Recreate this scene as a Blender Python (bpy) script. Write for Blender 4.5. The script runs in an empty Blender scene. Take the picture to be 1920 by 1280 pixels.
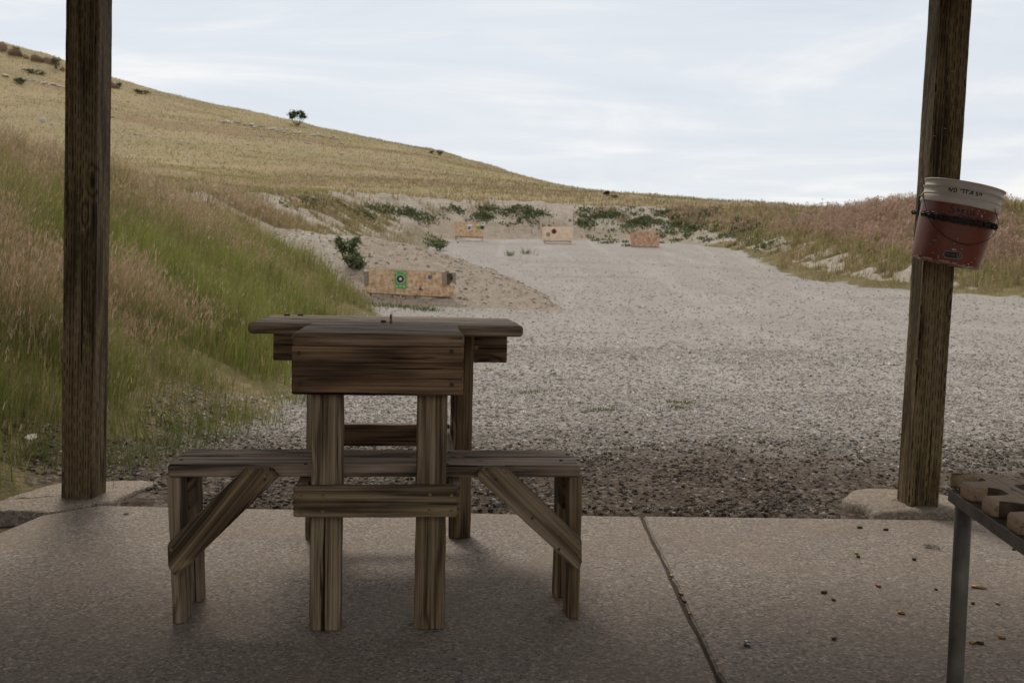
import bpy, bmesh, math, random
import numpy as np
from mathutils import Matrix, Vector
random.seed(7); rng = np.random.default_rng(11)
D = bpy.data; col = bpy.context.scene.collection; scene = bpy.context.scene
# ---------------------------------------------------------------- camera
H, PITCH, ROLL, FPX = 1.0536, 0.0655, 0.0193, 1867.0
cp, sp = math.cos(PITCH), math.sin(PITCH); cr, sr = math.cos(ROLL), math.sin(ROLL)
R0 = Vector((1, 0, 0)); U0 = Vector((0, sp, cp)); F0 = Vector((0, cp, -sp))
CR = cr*R0 + sr*U0; CU = cr*U0 - sr*R0
CAMP = Vector((0, 0, H))
cd = D.cameras.new('camera'); cam = D.objects.new('camera', cd); col.objects.link(cam)
cam.matrix_world = Matrix(((CR.x, CU.x, -F0.x, 0), (CR.y, CU.y, -F0.y, 0), (CR.z, CU.z, -F0.z, H), (0, 0, 0, 1)))
cd.sensor_width = 36; cd.lens = FPX/1920*36; cd.clip_end = 5000; cd.clip_start = .05
cd.dof.use_dof = True; cd.dof.focus_distance = 3.1; cd.dof.aperture_fstop = 8.0
scene.camera = cam
# ---------------------------------------------------------------- light
scene.view_settings.view_transform = 'Standard'; scene.view_settings.look = 'None'
scene.view_settings.exposure = 0.12; scene.view_settings.gamma = 1
SUN_EL, SUN_AZ = math.radians(52), math.radians(-20)      # azimuth measured from +Y towards +X
w = D.worlds.new('World'); scene.world = w; w.use_nodes = True
def world():
    nt = w.node_tree; N = nt.nodes; L = nt.links; N.clear()
    out = N.new('ShaderNodeOutputWorld'); mix = N.new('ShaderNodeMixShader')
    sky = N.new('ShaderNodeTexSky'); sky.sky_type = 'NISHITA'; sky.sun_disc = False
    sky.sun_elevation = SUN_EL; sky.sun_rotation = SUN_AZ; sky.dust_density = 2.0
    b1 = N.new('ShaderNodeBackground'); b1.inputs['Strength'].default_value = .10
    L.new(sky.outputs[0], b1.inputs[0])
    tc = N.new('ShaderNodeTexCoord'); sep = N.new('ShaderNodeSeparateXYZ'); L.new(tc.outputs['Generated'], sep.inputs[0])
    def m(op, a, b=None):
        n = N.new('ShaderNodeMath'); n.operation = op
        for i, v in enumerate((a, b)):
            if v is None: continue
            if isinstance(v, (int, float)): n.inputs[i].default_value = v
            else: L.new(v, n.inputs[i])
        return n.outputs[0]
    z = m('ADD', m('MAXIMUM', sep.outputs[2], 0), .11)
    px = m('DIVIDE', sep.outputs[0], z); py = m('DIVIDE', sep.outputs[1], z)
    cmb = N.new('ShaderNodeCombineXYZ'); L.new(px, cmb.inputs[0]); L.new(py, cmb.inputs[1])
    def noise(sx, sy, det, off, dist=0, rot=0):
        mp = N.new('ShaderNodeMapping'); mp.inputs['Scale'].default_value = (sx, sy, 1); mp.inputs['Location'].default_value = off
        mp.inputs['Rotation'].default_value = (0, 0, rot)
        L.new(cmb.outputs[0], mp.inputs[0]); n = N.new('ShaderNodeTexNoise'); n.inputs['Scale'].default_value = 1
        n.inputs['Detail'].default_value = det; n.inputs['Roughness'].default_value = .55; n.inputs['Distortion'].default_value = dist
        L.new(mp.outputs[0], n.inputs[0]); return n.outputs[0]
    n1 = noise(.35, 1.1, 7, (3, 1, 0), .3, .25); n2 = noise(.75, 1.25, 9, (9, 4, 2), .8); n3 = noise(.16, .35, 3, (1, 8, 4))
    s = m('ADD', m('ADD', m('MULTIPLY', n1, .45), m('MULTIPLY', n2, .55)), m('MULTIPLY', n3, .40))
    r = N.new('ShaderNodeValToRGB'); L.new(s, r.inputs[0]); e = r.color_ramp.elements
    e[0].position = .575; e[0].color = (.60, .655, .73, 1); e[1].position = .80; e[1].color = (.93, .915, .895, 1)
    x = e.new(.69); x.color = (.69, .735, .79, 1)
    # clouds thicken and whiten to the horizon
    r2 = N.new('ShaderNodeMapRange'); L.new(sep.outputs[2], r2.inputs[0]); r2.inputs[1].default_value = .02; r2.inputs[2].default_value = .33
    r2.inputs[3].default_value = .45; r2.inputs[4].default_value = 0
    mc = N.new('ShaderNodeMixRGB'); L.new(r2.outputs[0], mc.inputs[0]); L.new(r.outputs[0], mc.inputs[1]); mc.inputs[2].default_value = (.86, .87, .88, 1)
    # overhead sky, out of view, is given a warm tint to warm the light
    r3 = N.new('ShaderNodeMapRange'); L.new(sep.outputs[2], r3.inputs[0]); r3.inputs[1].default_value = .32; r3.inputs[2].default_value = .6
    mc2 = N.new('ShaderNodeMixRGB'); L.new(r3.outputs[0], mc2.inputs[0]); L.new(mc.outputs[0], mc2.inputs[1]); mc2.inputs[2].default_value = (.90, .86, .80, 1); mc = mc2
    b2 = N.new('ShaderNodeBackground'); L.new(mc.outputs[0], b2.inputs[0]); b2.inputs['Strength'].default_value = 1.0
    mix.inputs[0].default_value = .93
    L.new(b1.outputs[0], mix.inputs[1]); L.new(b2.outputs[0], mix.inputs[2]); L.new(mix.outputs[0], out.inputs[0])
world()
sl = D.lights.new('sun', 'SUN'); sl.energy = 1.5; sl.angle = math.radians(14); sl.color = (1, .93, .82)
so = D.objects.new('sun', sl); col.objects.link(so)
sd = Vector((math.sin(SUN_AZ)*math.cos(SUN_EL), math.cos(SUN_AZ)*math.cos(SUN_EL), math.sin(SUN_EL)))
so.rotation_euler = sd.to_track_quat('Z', 'Y').to_euler()
# ---------------------------------------------------------------- projection helpers (photo pixels 1920 x 1280)
def ray(px, py):
    a, b = (px-960)/FPX, (py-640)/FPX
    return F0 + a*CR - b*CU
def atY(px, py, Y):
    r = ray(px, py); return CAMP + r*(Y/r.y)
def atZ(px, py, z=0):
    r = ray(px, py); return CAMP + r*((z-H)/r.z)
# ---------------------------------------------------------------- tagging
def tag(o, label=None, cat=None, group=None, kind=None):
    if label: o['label'] = label
    if cat: o['category'] = cat
    if group: o['group'] = group
    if kind: o['kind'] = kind
    return o
def empty(name, loc=(0, 0, 0), rz=0, label=None, cat=None, group=None):
    o = D.objects.new(name, None); o.empty_display_size = .1; o.location = loc; o.rotation_euler = (0, 0, rz); col.objects.link(o)
    return tag(o, label, cat, group)
def link(name, me, mat, parent=None, M=None, smooth=False):
    if mat: me.materials.append(mat)
    o = D.objects.new(name, me); col.objects.link(o)
    if parent: o.parent = parent
    if M is not None: o.matrix_local = M
    if smooth: me.polygons.foreach_set('use_smooth', np.ones(len(me.polygons), bool))
    return o
def bm_obj(name, bm, mat, parent=None, M=None, smooth=False):
    bmesh.ops.recalc_face_normals(bm, faces=bm.faces[:])
    me = D.meshes.new(name); bm.to_mesh(me); bm.free()
    return link(name, me, mat, parent, M, smooth)
def np_mesh(name, V, T, colors=None):
    """triangle or quad mesh straight from arrays"""
    me = D.meshes.new(name); k = T.shape[1]
    me.vertices.add(len(V)); me.vertices.foreach_set('co', V.astype(np.float32).ravel())
    me.loops.add(T.size); me.loops.foreach_set('vertex_index', T.astype(np.int32).ravel())
    me.polygons.add(len(T)); me.polygons.foreach_set('loop_start', np.arange(0, T.size, k, dtype=np.int32))
    me.polygons.foreach_set('loop_total', np.full(len(T), k, np.int32))
    me.update(calc_edges=True)
    if colors is not None:
        a = me.color_attributes.new('col', 'FLOAT_COLOR', 'POINT')
        c = np.ones((len(V), 4), np.float32); c[:, :3] = colors; a.data.foreach_set('color', c.ravel())
    return me
# ---------------------------------------------------------------- node helper
class NT:
    def __init__(s, name):
        s.m = D.materials.new(name); s.m.use_nodes = True; s.nt = s.m.node_tree; s.N = s.nt.nodes; s.L = s.nt.links
        s.b = s.N['Principled BSDF']; s.out = s.N['Material Output']
    def new(s, t, **kw):
        n = s.N.new(t)
        for k, v in kw.items(): setattr(n, k, v)
        return n
    def put(s, sock, v):
        if v is None: return
        if isinstance(v, bpy.types.NodeSocket): s.L.new(v, sock)
        else:
            if hasattr(sock.default_value, '__len__') and isinstance(v, tuple) and len(v) == 3 and len(sock.default_value) == 4: v = v+(1,)
            sock.default_value = v
    def math(s, op, a, b=None, c=None, clamp=False):
        n = s.new('ShaderNodeMath', operation=op, use_clamp=clamp)
        for i, v in enumerate((a, b, c)): s.put(n.inputs[i], v)
        return n.outputs[0]
    def coord(s, kind='Object'): return s.new('ShaderNodeTexCoord').outputs[kind]
    def map(s, v, sc=(1, 1, 1), loc=(0, 0, 0), rot=(0, 0, 0)):
        n = s.new('ShaderNodeMapping'); s.put(n.inputs[0], v); n.inputs['Scale'].default_value = sc
        s.put(n.inputs['Location'], loc); n.inputs['Rotation'].default_value = rot; return n.outputs[0]
    def noise(s, v, scale=1, det=4, rough=.55, dist=0, out=0):
        n = s.new('ShaderNodeTexNoise'); s.put(n.inputs['Vector'], v); n.inputs['Scale'].default_value = scale
        n.inputs['Detail'].default_value = det; n.inputs['Roughness'].default_value = rough; n.inputs['Distortion'].default_value = dist
        return n.outputs[out]
    def voro(s, v, scale=1, out='Distance', feature='F1', rand=1):
        n = s.new('ShaderNodeTexVoronoi', feature=feature); s.put(n.inputs['Vector'], v); n.inputs['Scale'].default_value = scale
        n.inputs['Randomness'].default_value = rand; return n.outputs[out]
    def ramp(s, v, stops, interp='LINEAR'):
        n = s.new('ShaderNodeValToRGB'); s.put(n.inputs[0], v); n.color_ramp.interpolation = interp; e = n.color_ramp.elements
        for i, (p, c) in enumerate(stops):
            if not isinstance(c, tuple): c = (c, c, c)
            x = e[i] if i < 2 else e.new(p)
            x.position = p; x.color = c+(1,)
        return n.outputs[0]
    def mix(s, f, a, b, mode='MIX'):
        n = s.new('ShaderNodeMixRGB', blend_type=mode); s.put(n.inputs[0], f); s.put(n.inputs[1], a); s.put(n.inputs[2], b); return n.outputs[0]
    def step(s, v, a, b, lo=0., hi=1.):
        n = s.new('ShaderNodeMapRange', interpolation_type='SMOOTHSTEP'); s.put(n.inputs[0], v)
        n.inputs[1].default_value = a; n.inputs[2].default_value = b; n.inputs[3].default_value = lo; n.inputs[4].default_value = hi; return n.outputs[0]
    def bump(s, h, dist=.002, strength=1, prev=None):
        n = s.new('ShaderNodeBump'); s.put(n.inputs['Height'], h); n.inputs['Distance'].default_value = dist; n.inputs['Strength'].default_value = strength
        if prev is not None: s.put(n.inputs['Normal'], prev)
        return n.outputs[0]
    def fin(s, colr=None, rough=None, nrm=None, metal=None, spec=None):
        s.put(s.b.inputs['Base Color'], colr); s.put(s.b.inputs['Roughness'], rough); s.put(s.b.inputs['Normal'], nrm)
        s.put(s.b.inputs['Metallic'], metal); s.put(s.b.inputs['Specular IOR Level'], spec); return s.m
def plain(name, c, rough=.6, metal=0., spec=.4, var=.25, scale=20):
    t = NT(name); v = t.noise(t.coord(), scale, 4)
    k = t.ramp(v, [(.25, tuple(x*(1-var) for x in c)), (.75, tuple(min(1, x*(1+var)) for x in c))])
    return t.fin(k, rough, t.bump(v, .001, .4), metal, spec)
# ---------------------------------------------------------------- materials
def mat_wood(name, dark, mid, light, grey=.3, incised=False, ring=34., greycol=(.17, .15, .13), cracks=1.):
    t = NT(name); oi = t.new('ShaderNodeObjectInfo'); rnd = oi.outputs['Random']
    off = t.new('ShaderNodeCombineXYZ'); t.put(off.inputs[0], t.math('MULTIPLY', rnd, 31.)); t.put(off.inputs[1], t.math('MULTIPLY', rnd, 17.)); t.put(off.inputs[2], t.math('MULTIPLY', rnd, 9.))
    va = t.new('ShaderNodeVectorMath', operation='ADD'); t.put(va.inputs[0], t.coord()); t.put(va.inputs[1], off.outputs[0]); P = va.outputs[0]
    # knots
    kn = t.voro(t.map(P, (2.3, 6.5, 6.5)), 1.); kb = t.step(kn, .03, .26, 1., 0.)
    low = t.noise(t.map(P, (.9, 7, 7)), 1, 2, .5)
    f = t.math('ADD', t.math('MULTIPLY', low, ring), t.math('MULTIPLY', kb, 5.))
    ringv = t.math('ADD', t.math('MULTIPLY', t.math('SINE', t.math('MULTIPLY', f, 2.2)), .5), .5)
    ringv = t.math('POWER', ringv, 1.7)
    fine = t.noise(t.map(P, (2.2, 210, 210)), 1, 4, .7)
    med = t.noise(t.map(P, (1.3, 85, 85)), 1, 4, .62)
    blot = t.noise(t.map(P, (3, 9, 9)), 1, 4, .6)
    v = t.math('ADD', t.math('ADD', t.math('MULTIPLY', ringv, -.15), t.math('MULTIPLY', fine, .50)), t.math('ADD', t.math('MULTIPLY', med, .46), t.math('MULTIPLY', blot, .24)))
    c = t.ramp(v, [(.39, dark), (.71, light), (.53, mid)])
    gz = t.step(t.noise(t.map(P, (2, 14, 14), (4, 4, 4)), 1, 4, .6), .38, .72)
    geo = t.new('ShaderNodeNewGeometry'); sx = t.new('ShaderNodeSeparateXYZ'); t.put(sx.inputs[0], geo.outputs['Normal'])
    up = t.step(sx.outputs[2], .5, .95, 0, .8)           # sun-bleached upper faces
    gf = t.math('ADD', t.math('MULTIPLY', gz, grey), t.math('MULTIPLY', up, .75), clamp=True)
    gcol = t.ramp(v, [(.42, tuple(x*.30 for x in greycol)), (.68, tuple(x*1.35 for x in greycol)), (.54, greycol)])
    c = t.mix(gf, c, gcol)
    ln = t.noise(t.map(P, (.8, 130, 130), (2, 5, 9)), 1, 2, .5); c = t.mix(t.step(ln, .57, .63, 0, .32), c, (dark[0]*.8, dark[1]*.8, dark[2]*.8))
    lt = t.noise(t.map(P, (1.0, 150, 150), (6, 1, 3)), 1, 2, .5); c = t.mix(t.step(lt, .60, .66, 0, .22), c, tuple(min(1, x*1.15) for x in light))
    crack = t.noise(t.map(P, (1.1, 75, 75), (7, 2, 1)), 1, 3, .5); ck = t.step(crack, .635, .675, 0, cracks)
    kd = t.step(kn, .035, .075, 1., 0.)
    dk = t.math('MAXIMUM', ck, t.math('MULTIPLY', kd, .85))
    c = t.mix(dk, c, (dark[0]*.35, dark[1]*.35, dark[2]*.35))
    h = t.math('SUBTRACT', t.math('ADD', t.math('MULTIPLY', fine, .5), t.math('MULTIPLY', ringv, -.35)), t.math('MULTIPLY', ck, 1.5))
    if incised:
        so_ = t.new('ShaderNodeSeparateXYZ'); t.put(so_.inputs[0], t.coord())
        wob = t.math('MULTIPLY', t.noise(t.map(P, (5, 5, 5)), 1, 2), .012)
        ac = t.math('DIVIDE', t.math('ADD', t.math('ADD', so_.outputs[1], so_.outputs[2]), wob), .0125)
        cellr = t.math('FRACT', t.math('MULTIPLY', t.math('SINE', t.math('MULTIPLY', t.math('FLOOR', ac), 12.99)), 43.7))
        al = t.math('ADD', t.math('DIVIDE', so_.outputs[0], .062), t.math('MULTIPLY', cellr, 7.31))
        wn = t.new('ShaderNodeTexWhiteNoise', noise_dimensions='2D'); cv = t.new('ShaderNodeCombineXYZ'); t.put(cv.inputs[0], t.math('FLOOR', ac)); t.put(cv.inputs[1], t.math('FLOOR', al)); t.put(wn.inputs['Vector'], cv.outputs[0])
        fa = t.math('ABSOLUTE', t.math('SUBTRACT', t.math('FRACT', ac), .5))
        fb = t.math('ABSOLUTE', t.math('SUBTRACT', t.math('FRACT', al), .5))
        slit = t.math('MULTIPLY', t.step(fa, .08, .17, 1, 0), t.step(fb, .22, .36, 1, 0))
        slit = t.math('MULTIPLY', slit, t.math('ADD', t.math('MULTIPLY', wn.outputs[0], .7), .3))
        c = t.mix(t.math('MULTIPLY', slit, 1.), c, (dark[0]*.3, dark[1]*.3, dark[2]*.3))
        h = t.math('SUBTRACT', h, t.math('MULTIPLY', slit, 1.8))
    hs = t.new('ShaderNodeHueSaturation'); t.put(hs.inputs['Color'], c)
    t.put(hs.inputs['Value'], t.math('ADD', t.math('MULTIPLY', rnd, .34), .84)); t.put(hs.inputs['Saturation'], t.math('ADD', t.math('MULTIPLY', rnd, -.25), 1.1))
    return t.fin(hs.outputs[0], t.step(fine, .3, .7, .62, .82), t.bump(h, .0030, 1.), spec=.16)
M_BENCH = mat_wood('weathered_wood', (.030, .016, .008), (.118, .064, .031), (.31, .185, .10), .22, ring=15, greycol=(.20, .150, .10))
M_LEG = mat_wood('weathered_leg_wood', (.046, .029, .015), (.150, .098, .053), (.35, .25, .15), .35, ring=19, greycol=(.22, .175, .125))
M_TOP = mat_wood('bleached_top_wood', (.040, .024, .014), (.15, .095, .055), (.33, .225, .145), .4, ring=17, greycol=(.37, .275, .195), cracks=1.)
M_POST = mat_wood('treated_post_wood', (.036, .023, .010), (.135, .092, .043), (.27, .195, .10), .2, True, ring=14, greycol=(.16, .13, .075))
M_RACK = mat_wood('rack_wood', (.19, .115, .066), (.38, .255, .165), (.50, .36, .245), .25, ring=5, greycol=(.42, .31, .22), cracks=.4)
def mat_concrete(name, base=(.235, .215, .195), stain=True):
    t = NT(name); P = t.coord()
    n1 = t.noise(P, 2.2, 5, .6); n2 = t.noise(P, 55, 5, .7); n3 = t.noise(P, 260, 3, .6)
    vc = t.voro(P, 120, 'Color'); vd = t.voro(P, 120)
    sc = t.new('ShaderNodeSeparateColor'); t.put(sc.inputs[0], vc)
    b = tuple(base)
    c = t.ramp(sc.outputs[0], [(0., tuple(x*.30 for x in b)), (1., tuple(x*1.9 for x in b)), (.3, tuple(x*.80 for x in b)), (.78, tuple(x*1.15 for x in b))])
    c = t.mix(t.step(n2, .3, .7, 0, .65), c, tuple(x*.80 for x in b))
    big = t.voro(P, 34, 'Distance'); bc = t.voro(P, 34, 'Color'); s2 = t.new('ShaderNodeSeparateColor'); t.put(s2.inputs[0], bc)
    sp_ = t.math('MULTIPLY', t.step(big, .12, .20, 1, 0), t.step(s2.outputs[1], .88, .91))
    c = t.mix(t.math('MULTIPLY', sp_, .75), c, (.50, .46, .42))
    pit = t.math('MULTIPLY', t.step(big, .10, .17, 1, 0), t.step(s2.outputs[1], .16, .12))
    c = t.mix(t.math('MULTIPLY', pit, .75), c, (.07, .055, .045))
    c = t.mix(t.step(t.noise(P, 7, 6, .7), .5, .68, 0, .30), c, tuple(x*.66 for x in b)); c = t.mix(t.step(n1, .40, .62, 0, .35), c, tuple(x*y*.86 for x, y in zip(b, (1.0, .92, .84))))
    if stain:
        st = t.voro(t.map(P, (1, 1, 1), (.3, .1, 0)), 1.35); c = t.mix(t.math('MULTIPLY', t.step(st, .02, .055, 1, 0), .6), c, (.09, .055, .035))
    h = t.math('ADD', t.math('MULTIPLY', vd, -.6), t.math('ADD', t.math('MULTIPLY', n3, .6), t.math('MULTIPLY', pit, -1.5)))
    return t.fin(c, .85, t.bump(h, .0022, .8), spec=.3)
M_SLAB = mat_concrete('exposed_aggregate_concrete', (.300, .250, .209))
M_FOOT = mat_concrete('footing_concrete', (.30, .25, .198), False)
def mat_vcol(name, rough=.7, trans=0., spec=.2, bumpn=None):
    t = NT(name); a = t.new('ShaderNodeAttribute', attribute_name='col'); c = a.outputs['Color']
    n = t.noise(t.coord(), bumpn or 30, 3); c = t.mix(t.step(n, .3, .7, 0, .25), c, (.02, .015, .01)) if bumpn else c
    t.fin(c, rough, None, spec=spec)
    if trans:
        tr = t.new('ShaderNodeBsdfTranslucent'); t.put(tr.inputs[0], c); mx = t.new('ShaderNodeMixShader'); mx.inputs[0].default_value = trans
        t.L.new(t.b.outputs[0], mx.inputs[1]); t.L.new(tr.outputs[0], mx.inputs[2]); t.L.new(mx.outputs[0], t.out.inputs[0])
    return t.m
M_GRASS = mat_vcol('grass_blades', .6, .35)
M_STONE = mat_vcol('gravel_stones', .75, bumpn=90)
M_ROCK = mat_vcol('pale_rock', .85, bumpn=3)
M_LEAF = mat_vcol('shrub_leaves', .6, .25)
# ---------------------------------------------------------------- numpy noise
def _h(ix, iy, s):
    v = np.sin(ix*127.1+iy*311.7+s*74.7)*43758.5453; return v-np.floor(v)
def vn(x, y, s=0):
    ix, iy = np.floor(x), np.floor(y); fx, fy = x-ix, y-iy; fx = fx*fx*(3-2*fx); fy = fy*fy*(3-2*fy)
    a, b, c, d = _h(ix, iy, s), _h(ix+1, iy, s), _h(ix, iy+1, s), _h(ix+1, iy+1, s)
    return (a*(1-fx)+b*fx)*(1-fy)+(c*(1-fx)+d*fx)*fy
def fbm(x, y, o=4, s=0):
    r = 0.; a = .5; t = 0.
    for i in range(o): r = r+a*vn(x*2**i, y*2**i, s+i); t += a; a *= .5
    return r/t
def sst(x, a, b):
    t = np.clip((x-a)/(b-a), 0, 1); return t*t*(3-2*t)
# ---------------------------------------------------------------- terrain
FOOT = np.array([(-3.2, -6, 2.6, 6), (-2.9, -2, 2.7, 6), (-2.5, 4.2, 2.8, 6), (-2.0, 6.5, 2.9, 6.2), (-1.76, 8.4, 2.7, 5.8), (-2.05, 12, 2.55, 5.3),
    (-2.75, 20, 2.45, 4.9), (-3.8, 26, 2.95, 5.2), (-4.3, 34, 3.65, 5.2), (-4.0, 42, 4.2, 5), (-3.2, 47.5, 4.95, 5), (0, 49, 5.05, 5), (4, 49.6, 4.95, 5), (7.5, 48.4, 4.9, 6),
    (10.0, 44.5, 4.6, 6.8), (9.9, 38, 3.95, 7.5), (9.7, 34, 3.55, 8), (10.8, 30.8, 3.25, 8), (13, 29.4, 3.2, 6.8), (15.5, 27, 3.1, 6), (18, 22, 3.1, 6), (22, 12, 3.1, 6), (24, -6, 3.1, 6)], float)
def smooth_poly(P, n=3):
    for _ in range(n):
        Q = [P[0]]
        for a, b in zip(P[:-1], P[1:]): Q += [a*.75+b*.25, a*.25+b*.75]
        Q.append(P[-1]); P = np.array(Q)
    return P
FP = smooth_poly(FOOT, 2); SL = np.concatenate([[0], np.cumsum(np.hypot(*(FP[1:, :2]-FP[:-1, :2]).T))])
def foot(x, y):
    """signed distance outside the pit floor, arc length, crest height, width"""
    best = np.full(x.shape, 1e9); S = np.zeros_like(x); ZC = np.zeros_like(x); W = np.zeros_like(x); sg = np.ones_like(x)
    for i in range(len(FP)-1):
        ax, ay, z0, w0 = FP[i]; bx, by, z1, w1 = FP[i+1]; dx, dy = bx-ax, by-ay; l2 = dx*dx+dy*dy
        t = np.clip(((x-ax)*dx+(y-ay)*dy)/l2, 0, 1); ex, ey = x-(ax+t*dx), y-(ay+t*dy); d = ex*ex+ey*ey
        m = d < best; best = np.where(m, d, best); S = np.where(m, SL[i]+t*(SL[i+1]-SL[i]), S)
        ZC = np.where(m, z0+t*(z1-z0), ZC); W = np.where(m, w0+t*(w1-w0), W); sg = np.where(m, np.where(dx*(y-ay)-dy*(x-ax) > 0, 1, -1), sg)
    return np.sqrt(best)*sg, S, ZC, W
FY = np.array([-50, 0, 9, 13, 17, 22, 28, 34, 40, 47, 60, 90, 3000.]); FZ = np.array([0, 0, 0, .06, .17, .37, .70, 1.18, 1.84, 2.69, 3.8, 5.5, 5.5])
YY = np.linspace(-50, 90, 1400); ZZ = np.interp(YY, FY, FZ); kk = np.ones(31)/31; ZZ = np.convolve(np.pad(ZZ, 15, 'edge'), kk, 'valid')
def floorz(y): return np.interp(y, YY, ZZ)
# ridge line of the hill at Y = 150 (X, z)
RX = np.array([-400, -160, -105, -77, -67.5, -60, -47, -33.7, -22, -10.4, 3.2, 12, 19, 26, 34, 50, 90, 500.])
RZ = np.array([60, 46, 38.5, 33.8, 31.6, 28.9, 25.9, 23.4, 21.2, 19.3, 15.7, 13.5, 11.8, 10.6, 9.8, 8.5, 5, 4.])
SPX = np.array([-12, -8, -6, -4.6, -3.7, -2.3, -1.45, -.4, .4, 1.2, 60]); SPZ = np.array([2.3, 2.3, 2.15, 2.12, 2.0, 1.74, 1.5, 1.08, .74, .3, .3])
def terrain(x, y, full=False):
    x = np.asarray(x, float); y = np.asarray(y, float)
    d, s, zc, wd = foot(x, y); zf = floorz(y)
    wob = (fbm(x*.35, y*.35, 3, 5)-.5)*1.0; dd = d+wob*np.clip(d/2+.3, 0, 1)*.8
    t = np.clip(dd/wd, 0, 1); rise = .62*t+.38*(t*t*(3-2*t)); rise = np.where(t < 1, rise, 1.)
    zcn = zc+(fbm(s*.25, s*0, 3, 9)-.5)*.35
    z = zf+np.maximum(zcn-zf, .2)*rise
    gull = (fbm(s*1.1, d*.12, 3, 21)-.5)               # erosion gullies run down slope
    faceness = np.clip(np.minimum(t*4, (1-t)*6), 0, 1)
    z = z+gull*faceness*np.where(y > 15, .75, .25)
    # behind the crest
    back = np.clip(d-wd, 0, None); z = z-.35*sst(back, .3, 2.5)
    # hill
    yb = 22+0*x; zr = np.interp(x*150/np.clip(y, 40, 150)*0+x, RX, RZ)
    tt = np.clip((y-55)/(150-55), 0, 1.); hz = zcn+(zr-zcn)*tt
    left = np.clip((-x-9-0*y)/70, 0, 1)
    # the ridge also comes towards the camera on the left
    hx = zcn+np.clip(-x-11, 0, 400)*.20*np.clip((y+20)/120, .1, 1)
    hill = np.maximum(hz, hx); cap = np.interp(x, RX, RZ)+.0*y; hill = np.minimum(hill, np.maximum(cap, zcn))
    over = np.clip(y-150, 0, None); hill = hill-(over**1.5)*.02
    hill = np.maximum(hill, 2.)
    und = (fbm(x*.06, y*.06, 4, 3)-.5)*1.6*sst(back, 2, 25)+(fbm(x*.35, y*.35, 3, 13)-.5)*.35*sst(back, 2, 10)
    z = np.where(back > 0, z+(hill+und-z)*sst(back, 1.5, 9), z)
    # spur of bare dirt behind the near target
    rz = np.interp(x, SPX, SPZ)+(fbm(x*.8, y*.8, 3, 31)-.5)*.22
    prof = 1-np.clip(np.abs(y-26.6+.12*(x+3))/np.where(y < 26.6, 5.1, 3.2), 0, 1)**np.where(y < 26.6, 1.15, 1.55)
    sz = zf+(rz-zf)*prof; spur = (sz > z) & (x < 2) & (x > -11) & (prof > 0) ; z = np.where(spur, sz, z)
    z = z+(fbm(x*1.6, y*1.6, 4, 45)-.5)*.22*((d > .3) & (y > 15) | spur)*np.clip(np.minimum(d*.8, 1), .3, 1)+(fbm(x*3.5, y*3.5, 2, 46)-.5)*.10*spur
    near = np.clip(1-(y-3)/8, 0, 1)
    z = z+(fbm(x*.7, y*.7, 3, 41)-.5)*.035*np.where(y > 4.6, 1, 0)+(fbm(x*4, y*4, 3, 51)-.5)*.02*np.where(d < 0, 1, 3.)
    z = z-.018*near-.05*sst(4.5-y, 0, .1)*(np.abs(x) < 30)*(x > -2.55)
    if full: return z, d, s, zc, wd, spur, t
    return z
def hz1(x, y): return float(terrain(np.array([x]), np.array([y]))[0])
def hit(px, py, d0=4.5, d1=400):
    r = ray(px, py); ds = np.geomspace(d0, d1, 1500); X = r.x*ds/r.y; Z = H+r.z*ds/r.y; zt = terrain(X, ds)
    k = np.nonzero(Z <= zt)[0]; i = k[0] if len(k) else len(ds)-1
    return Vector((X[i], ds[i], zt[i]))
def hitrange(px, py, d0, d1): return hit(px, py, d0, d1)
def axis(stops):
    a = []
    for (x0, x1, st) in stops: a.append(np.arange(x0, x1, st))
    return np.concatenate(a+[[stops[-1][1]]])
gx = axis([(-1200, -260, 60), (-260, -120, 10), (-120, -40, 1.6), (-40, -14, .5), (-14, 6, .11), (6, 22, .18), (22, 50, 1.), (50, 200, 8), (200, 1200, 100)])
gy = axis([(-300, -20, 40), (-20, 3, 1.2), (3, 14, .1), (14, 34, .14), (34, 60, .2), (60, 165, .9), (165, 320, 12), (320, 2500, 180)])
GX, GY = np.meshgrid(gx, gy); Zt, Dt, St, ZCt, Wt, SPt, Tt = terrain(GX.ravel(), GY.ravel(), True)
V = np.stack([GX.ravel(), GY.ravel(), Zt], 1); nx = len(gx); ii = np.arange(len(gy)-1)[:, None]*nx+np.arange(nx-1)[None]
Q = np.stack([ii, ii+1, ii+nx+1, ii+nx], -1).reshape(-1, 4)
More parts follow.
